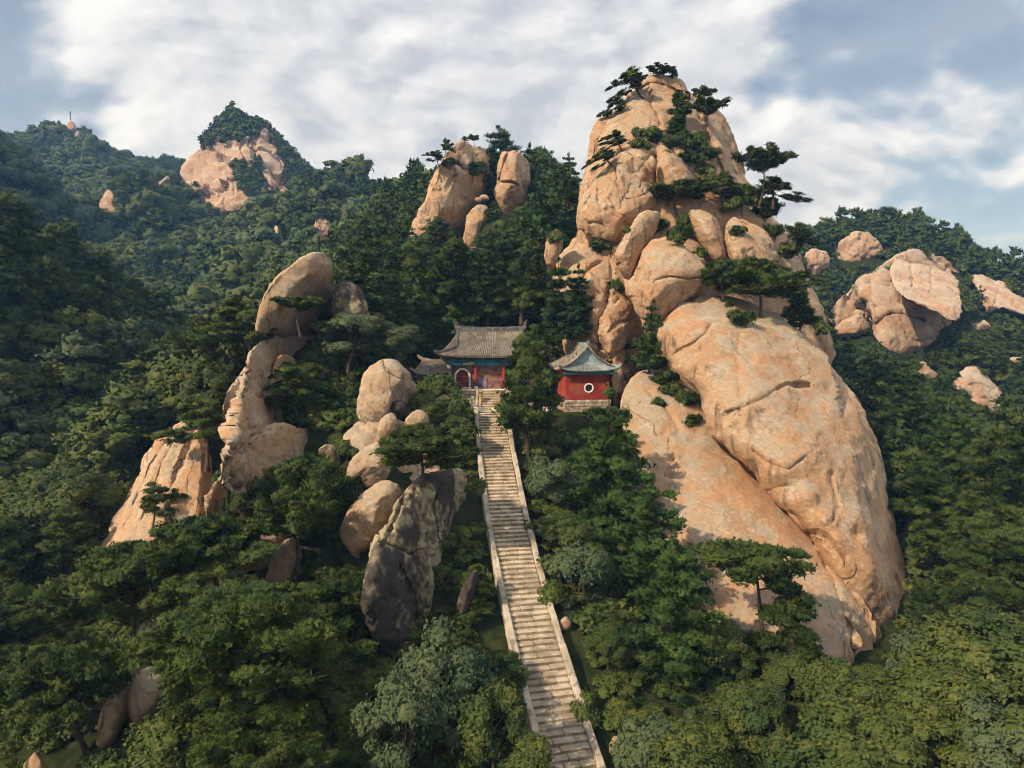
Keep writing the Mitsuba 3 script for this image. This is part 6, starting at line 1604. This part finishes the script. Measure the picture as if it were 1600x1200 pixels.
LAND = [('the bottom of the stairs', 905, 1150), ('the middle of the stairs', 850, 900), ('the top of the stairs', 790, 690), ('the lone trunk pine', 1195, 900), ('the foot of the dome', 1380, 1040), ('the right edge of the dome', 1395, 800), ('the upper right edge of the dome', 1310, 590),
        ('the slim conifer left of the dome', 1014, 560), ('the red hall', 915, 600), ('the temple hall roof', 760, 530), ('the standing boulder', 462, 460), ('the paired tapering boulders', 400, 620), ('the long valley slab', 235, 770), ('the whale-backed boulder', 420, 730),
        ('the dark stained crag', 655, 880), ('the bushy crag pine', 660, 700), ('the orange-brown boulder', 604, 610), ('the bottom left corner', 40, 1170), ('the biggest bottom left pine', 400, 990), ('the left edge of the photo', 30, 860), ('the left valley floor', 110, 650), ('the dark left ridge', 130, 470),
        ('the bottom right corner', 1570, 1170), ('the right edge of the photo', 1570, 900), ('the lowest far right outcrop', 1530, 610), ('the middle right wood', 1470, 730), ('the bottom edge right of centre', 1180, 1150), ('the broad rear peak', 690, 380), ('the rear rock tooth', 745, 390), ('the rear pillar', 815, 350), ('the left slabs of the tall peak', 870, 420), ('the wood above the temple', 690, 450), ('the big dense conifer', 950, 720), ('the two pale trees', 880, 860)]
ORD = ['', 'second ', 'third ', 'fourth ', 'fifth ', 'sixth ', 'seventh ', 'eighth ', 'ninth ', 'tenth ', 'eleventh ', 'twelfth ']
WORDS = {'pine': ('pine_tree', 'pine', 'pine tree'), 'fir': ('conifer', 'pointed conifer', 'conifer'), 'broad': ('broadleaf_tree', 'round broadleaf tree', 'broadleaf tree'), 'pale': ('broadleaf_tree', 'grey-green broadleaf tree', 'broadleaf tree')}
# what each tree shows of itself: nearest first, crowns as ellipses on a coarse grid
GW = 4
zx, zy = np.meshgrid(np.arange(2, 1600, GW), np.arange(2, 1200, GW))
taken = np.zeros(zx.shape, bool)
bi, bj = np.clip((zy / VS).astype(int), 0, BARE.shape[0] - 1), np.clip(((zx + VS) / VS).astype(int), 0, BARE.shape[1] - 1)
block = np.minimum(np.where(rk_ < 9e8, rk_, 9e9), gd_ + 14)[bi, bj]
jobs = [(float(proj(p)[2]), None, p, h, r) for _, p, h, r in PLACED if h > 2.5]
specs = {}
for i in order:
    kd, zn = zone(i)
    d = dp[i]
    lod = 0 if d < 92 else (1 if d < 215 else 2)
    r = rng.random()
    tone = kd
    if kd == 'pine': name = (f'red{lod}{rng.integers(4 if lod < 2 else 3)}' if r < 0.5 else f'full{lod}{rng.integers(3 if lod < 2 else 2)}')
    elif kd == 'fir': name = f'fir{lod}{rng.integers(3 if lod < 2 else 2)}' if r < 0.7 else f'full{lod}{rng.integers(3 if lod < 2 else 2)}'; tone = 'fir' if r < 0.7 else 'pine'
    else: name = f'broad{lod}{rng.integers(4 if lod < 2 else 3)}' if r < 0.86 else f'pale{lod}{rng.integers(2)}'; tone = 'broad' if r < 0.86 else 'pale'
    h = hts[i] * (1.25 if kd == 'fir' else 1.0)
    wide = rng.uniform(0.9, 1.25) if kd != 'broad' else rng.uniform(0.95, 1.3)
    specs[i] = (tone, name, h, wide, rng.uniform(0, 6.28), (rng.normal(0, 3), rng.normal(0, 3)))
    K = KINDS[name]
    jobs.append((float(d), i, pos[i], h, K['rad'] * h / K['top'] * wide))
shown = {}
for d, i, p, h, r in sorted(jobs, key=lambda q: q[0]):
    if d > 260: break
    cx, cy, cd = proj(p + np.array([0, 0, h * 0.58]))
    ra, rb_ = r * F / cd * 0.9, h * 0.42 * F / cd
    i0, i1 = max(0, int((cy - rb_) / GW)), min(zx.shape[0], int((cy + rb_) / GW) + 2)
    j0, j1 = max(0, int((cx - ra) / GW)), min(zx.shape[1], int((cx + ra) / GW) + 2)
    if i1 <= i0 or j1 <= j0: continue
    m = (((zx[i0:i1, j0:j1] - cx) / ra) ** 2 + ((zy[i0:i1, j0:j1] - cy) / rb_) ** 2 < 1) & (d < block[i0:i1, j0:j1])
    free = m & ~taken[i0:i1, j0:j1]
    if i is not None and free.any(): shown[i] = (free.sum() * GW * GW, float(zx[i0:i1, j0:j1][free].mean()), float(zy[i0:i1, j0:j1][free].mean()))
    taken[i0:i1, j0:j1] |= m
LIMIT = {'pine': 225, 'fir': 250, 'broad': 270}
count = {'pine': 0, 'fir': 0, 'broad': 0}
chosen = {}
for i in sorted(shown, key=lambda q: -shown[q][0]):
    a, cx, cy = shown[i]
    if a < 350 or not (8 < cx < 1592 and 8 < cy < 1192): continue
    base = {'pale': 'broad'}.get(specs[i][0], specs[i][0])
    if count[base] >= LIMIT[base]: continue
    count[base] += 1
    dd = [math.hypot(cx - x, cy - y_) for _, x, y_ in LAND]
    k = int(np.argmin(dd))
    dx, dy = cx - LAND[k][1], cy - LAND[k][2]
    side = 'right of' if dx > abs(dy) * 0.75 else ('left of' if -dx > abs(dy) * 0.75 else ('below' if dy > 0 else 'above'))
    chosen.setdefault((specs[i][0], k, side), []).append((dd[k], i))
stuff_n = 0
for (tone, k, side), ids in sorted(chosen.items()):
    nm, word, cat = WORDS[tone]
    for rank, (dist_, i) in enumerate(sorted(ids)):
        _, name, h, wide, yaw, lean = specs[i]
        lab = f'{ORD[min(rank, 11)]}{word} {side} {LAND[k][0]}' if rank else f'{word} closest {side} {LAND[k][0]}'
        if side in ('above', 'below') and rank == 0: lab = f'{word} nearest {side} {LAND[k][0]}'
        grp = f'{cat}s of the wood' 
        if rank >= 11: grp = f'{word}s farther {side} {LAND[k][0]}'; lab = f'{word} among the farther ones {side} {LAND[k][0]}'
        key = tag(key_for(nm), lab, cat, grp)
        plant(key, name, pos[i] - [0, 0, 0.2], h, wide, yaw, lean)
picked = {i for ids in chosen.values() for _, i in ids}
for i in order:
    if i in picked: continue
    _, name, h, wide, yaw, lean = specs[i]
    plant('forest__' + f'{stuff_n:05d}', name, pos[i] - [0, 0, 0.2], h, wide, yaw, lean); stuff_n += 1
# trees on the far mountain and its crag
mx = np.random.default_rng(9)
wood_poly = [Polygon([(318, 210), (332, 200), (347, 184), (356, 172), (361, 166), (368, 174), (386, 184), (404, 192), (420, 194), (404, 208), (396, 216), (380, 206), (372, 226), (360, 212), (348, 228), (338, 216), (326, 232), (312, 232)]), Polygon([(418, 190), (438, 214), (456, 236), (490, 272), (530, 310), (520, 345), (470, 345), (452, 300), (444, 262), (432, 230), (420, 210)]), Polygon([(362, 262), (378, 256), (394, 272), (402, 300), (388, 310), (370, 288)]), Polygon([(396, 246), (406, 250), (412, 292), (402, 296)]), Polygon([(400, 306), (430, 300), (470, 340), (420, 345)]), Polygon([(185, 276), (214, 284), (226, 330), (220, 362), (190, 366), (180, 330)]), Polygon([(166, 296), (174, 289), (190, 277), (205, 282), (182, 300)])]
bare_px = []
for Pg in wood_poly:
    b = Pg.bounds
    for yy in np.arange(b[1], b[3], 3.6):
        for xx in np.arange(b[0], b[2], 4.4):
            q = (xx + mx.uniform(-2, 2), yy + mx.uniform(-1.6, 1.6))
            if Pg.contains(Point(q)): bare_px.append(q)
bare_px = np.array(bare_px)
sdp = rock_depth(bare_px[:, 0], bare_px[:, 1])
for (x, y_), d in zip(bare_px, sdp):
    if d > 8e8: continue
    nm = ('red20', 'red21', 'full20', 'fir20', 'broad20')[mx.integers(5)]
    plant('forest__' + f'{stuff_n:05d}', nm, at(x, y_, d) - [0, 0, 1.2], mx.uniform(4.0, 6.8), mx.uniform(0.9, 1.3), mx.uniform(0, 6.28)); stuff_n += 1
tag('forest', 'dense mixed forest covering the far slopes and ridges', 'forest', None, 'stuff')
# undergrowth between the near trees
un = 0
uy = np.random.default_rng(31)
M_ = 6400
ux = uy.uniform(-75, 75, M_); uyy = 26 + 104 * uy.random(M_) ** 0.8
fx = np.concatenate([uy.uniform(-45, 25, 2600), uy.uniform(90, 215, 5200)]); fy_ = np.concatenate([uy.uniform(112, 200, 2600), uy.uniform(150, 310, 5200)])
ux, uyy = np.concatenate([ux, fx]), np.concatenate([uyy, fy_])
uz = ground(ux, uyy)
upos = np.column_stack([ux, uyy, uz])
ua, ub, uc = proj(upos)
sdu = np.min(np.linalg.norm(upos[:, None, :2] - SPTS[None, ::4, :2], axis=2), axis=1)
gu_ = ground_depth(np.clip(ua, -100, 1700), ub - 3)
oku = (uc < gu_ + 4) & (ua > -60) & (ua < 1660) & (ub < 1290) & (uc > 28) & (sdu > 2.75) & ~((np.abs(ux + 0.5) < 13.2) & (np.abs(uyy - 97) < 10))
rdu = rock_depth(ua, ub)
oku &= ~((uc > rdu - 0.5) & (rdu < 9e8))
for j in np.where(oku)[0]:
    h = (uy.uniform(0.5, 0.9) if sdu[j] < 3.4 else uy.uniform(0.8, 2.0)) if uc[j] < 125 else uy.uniform(2.0, 3.6)
    a, b, c = proj(upos[j] + np.array([[0, 0, h], [-h * 0.6, 0, h * 0.5], [h * 0.6, 0, h * 0.5]]))
    if any((shapely.contains_xy(Pg, a, b) & (on_bare(a, b, uc[j]) | always)).any() for Pg, dc, bb, always in prepared[:len(CLEAR)] if (uc[j] < dc + 2 or not always) and a.max() > bb[0] and a.min() < bb[2] and b.max() > bb[1] and b.min() < bb[3]): continue
    plant('undergrowth__' + f'{un:05d}', (('shrub0' if uc[j] < 60 else 'shrub1') + str(uy.integers(3))) if uc[j] < 125 else ('broad20', 'red20', 'full20')[uy.integers(3)], upos[j] - [0, 0, 0.15], h, uy.uniform(0.9, 1.5), uy.uniform(0, 6.28)); un += 1
tag('undergrowth', 'low bushes and saplings covering the ground between the near trees', 'undergrowth', None, 'stuff')
print('TREES', count, 'forest', stuff_n, 'undergrowth', un, 'placed', len(PLACED))
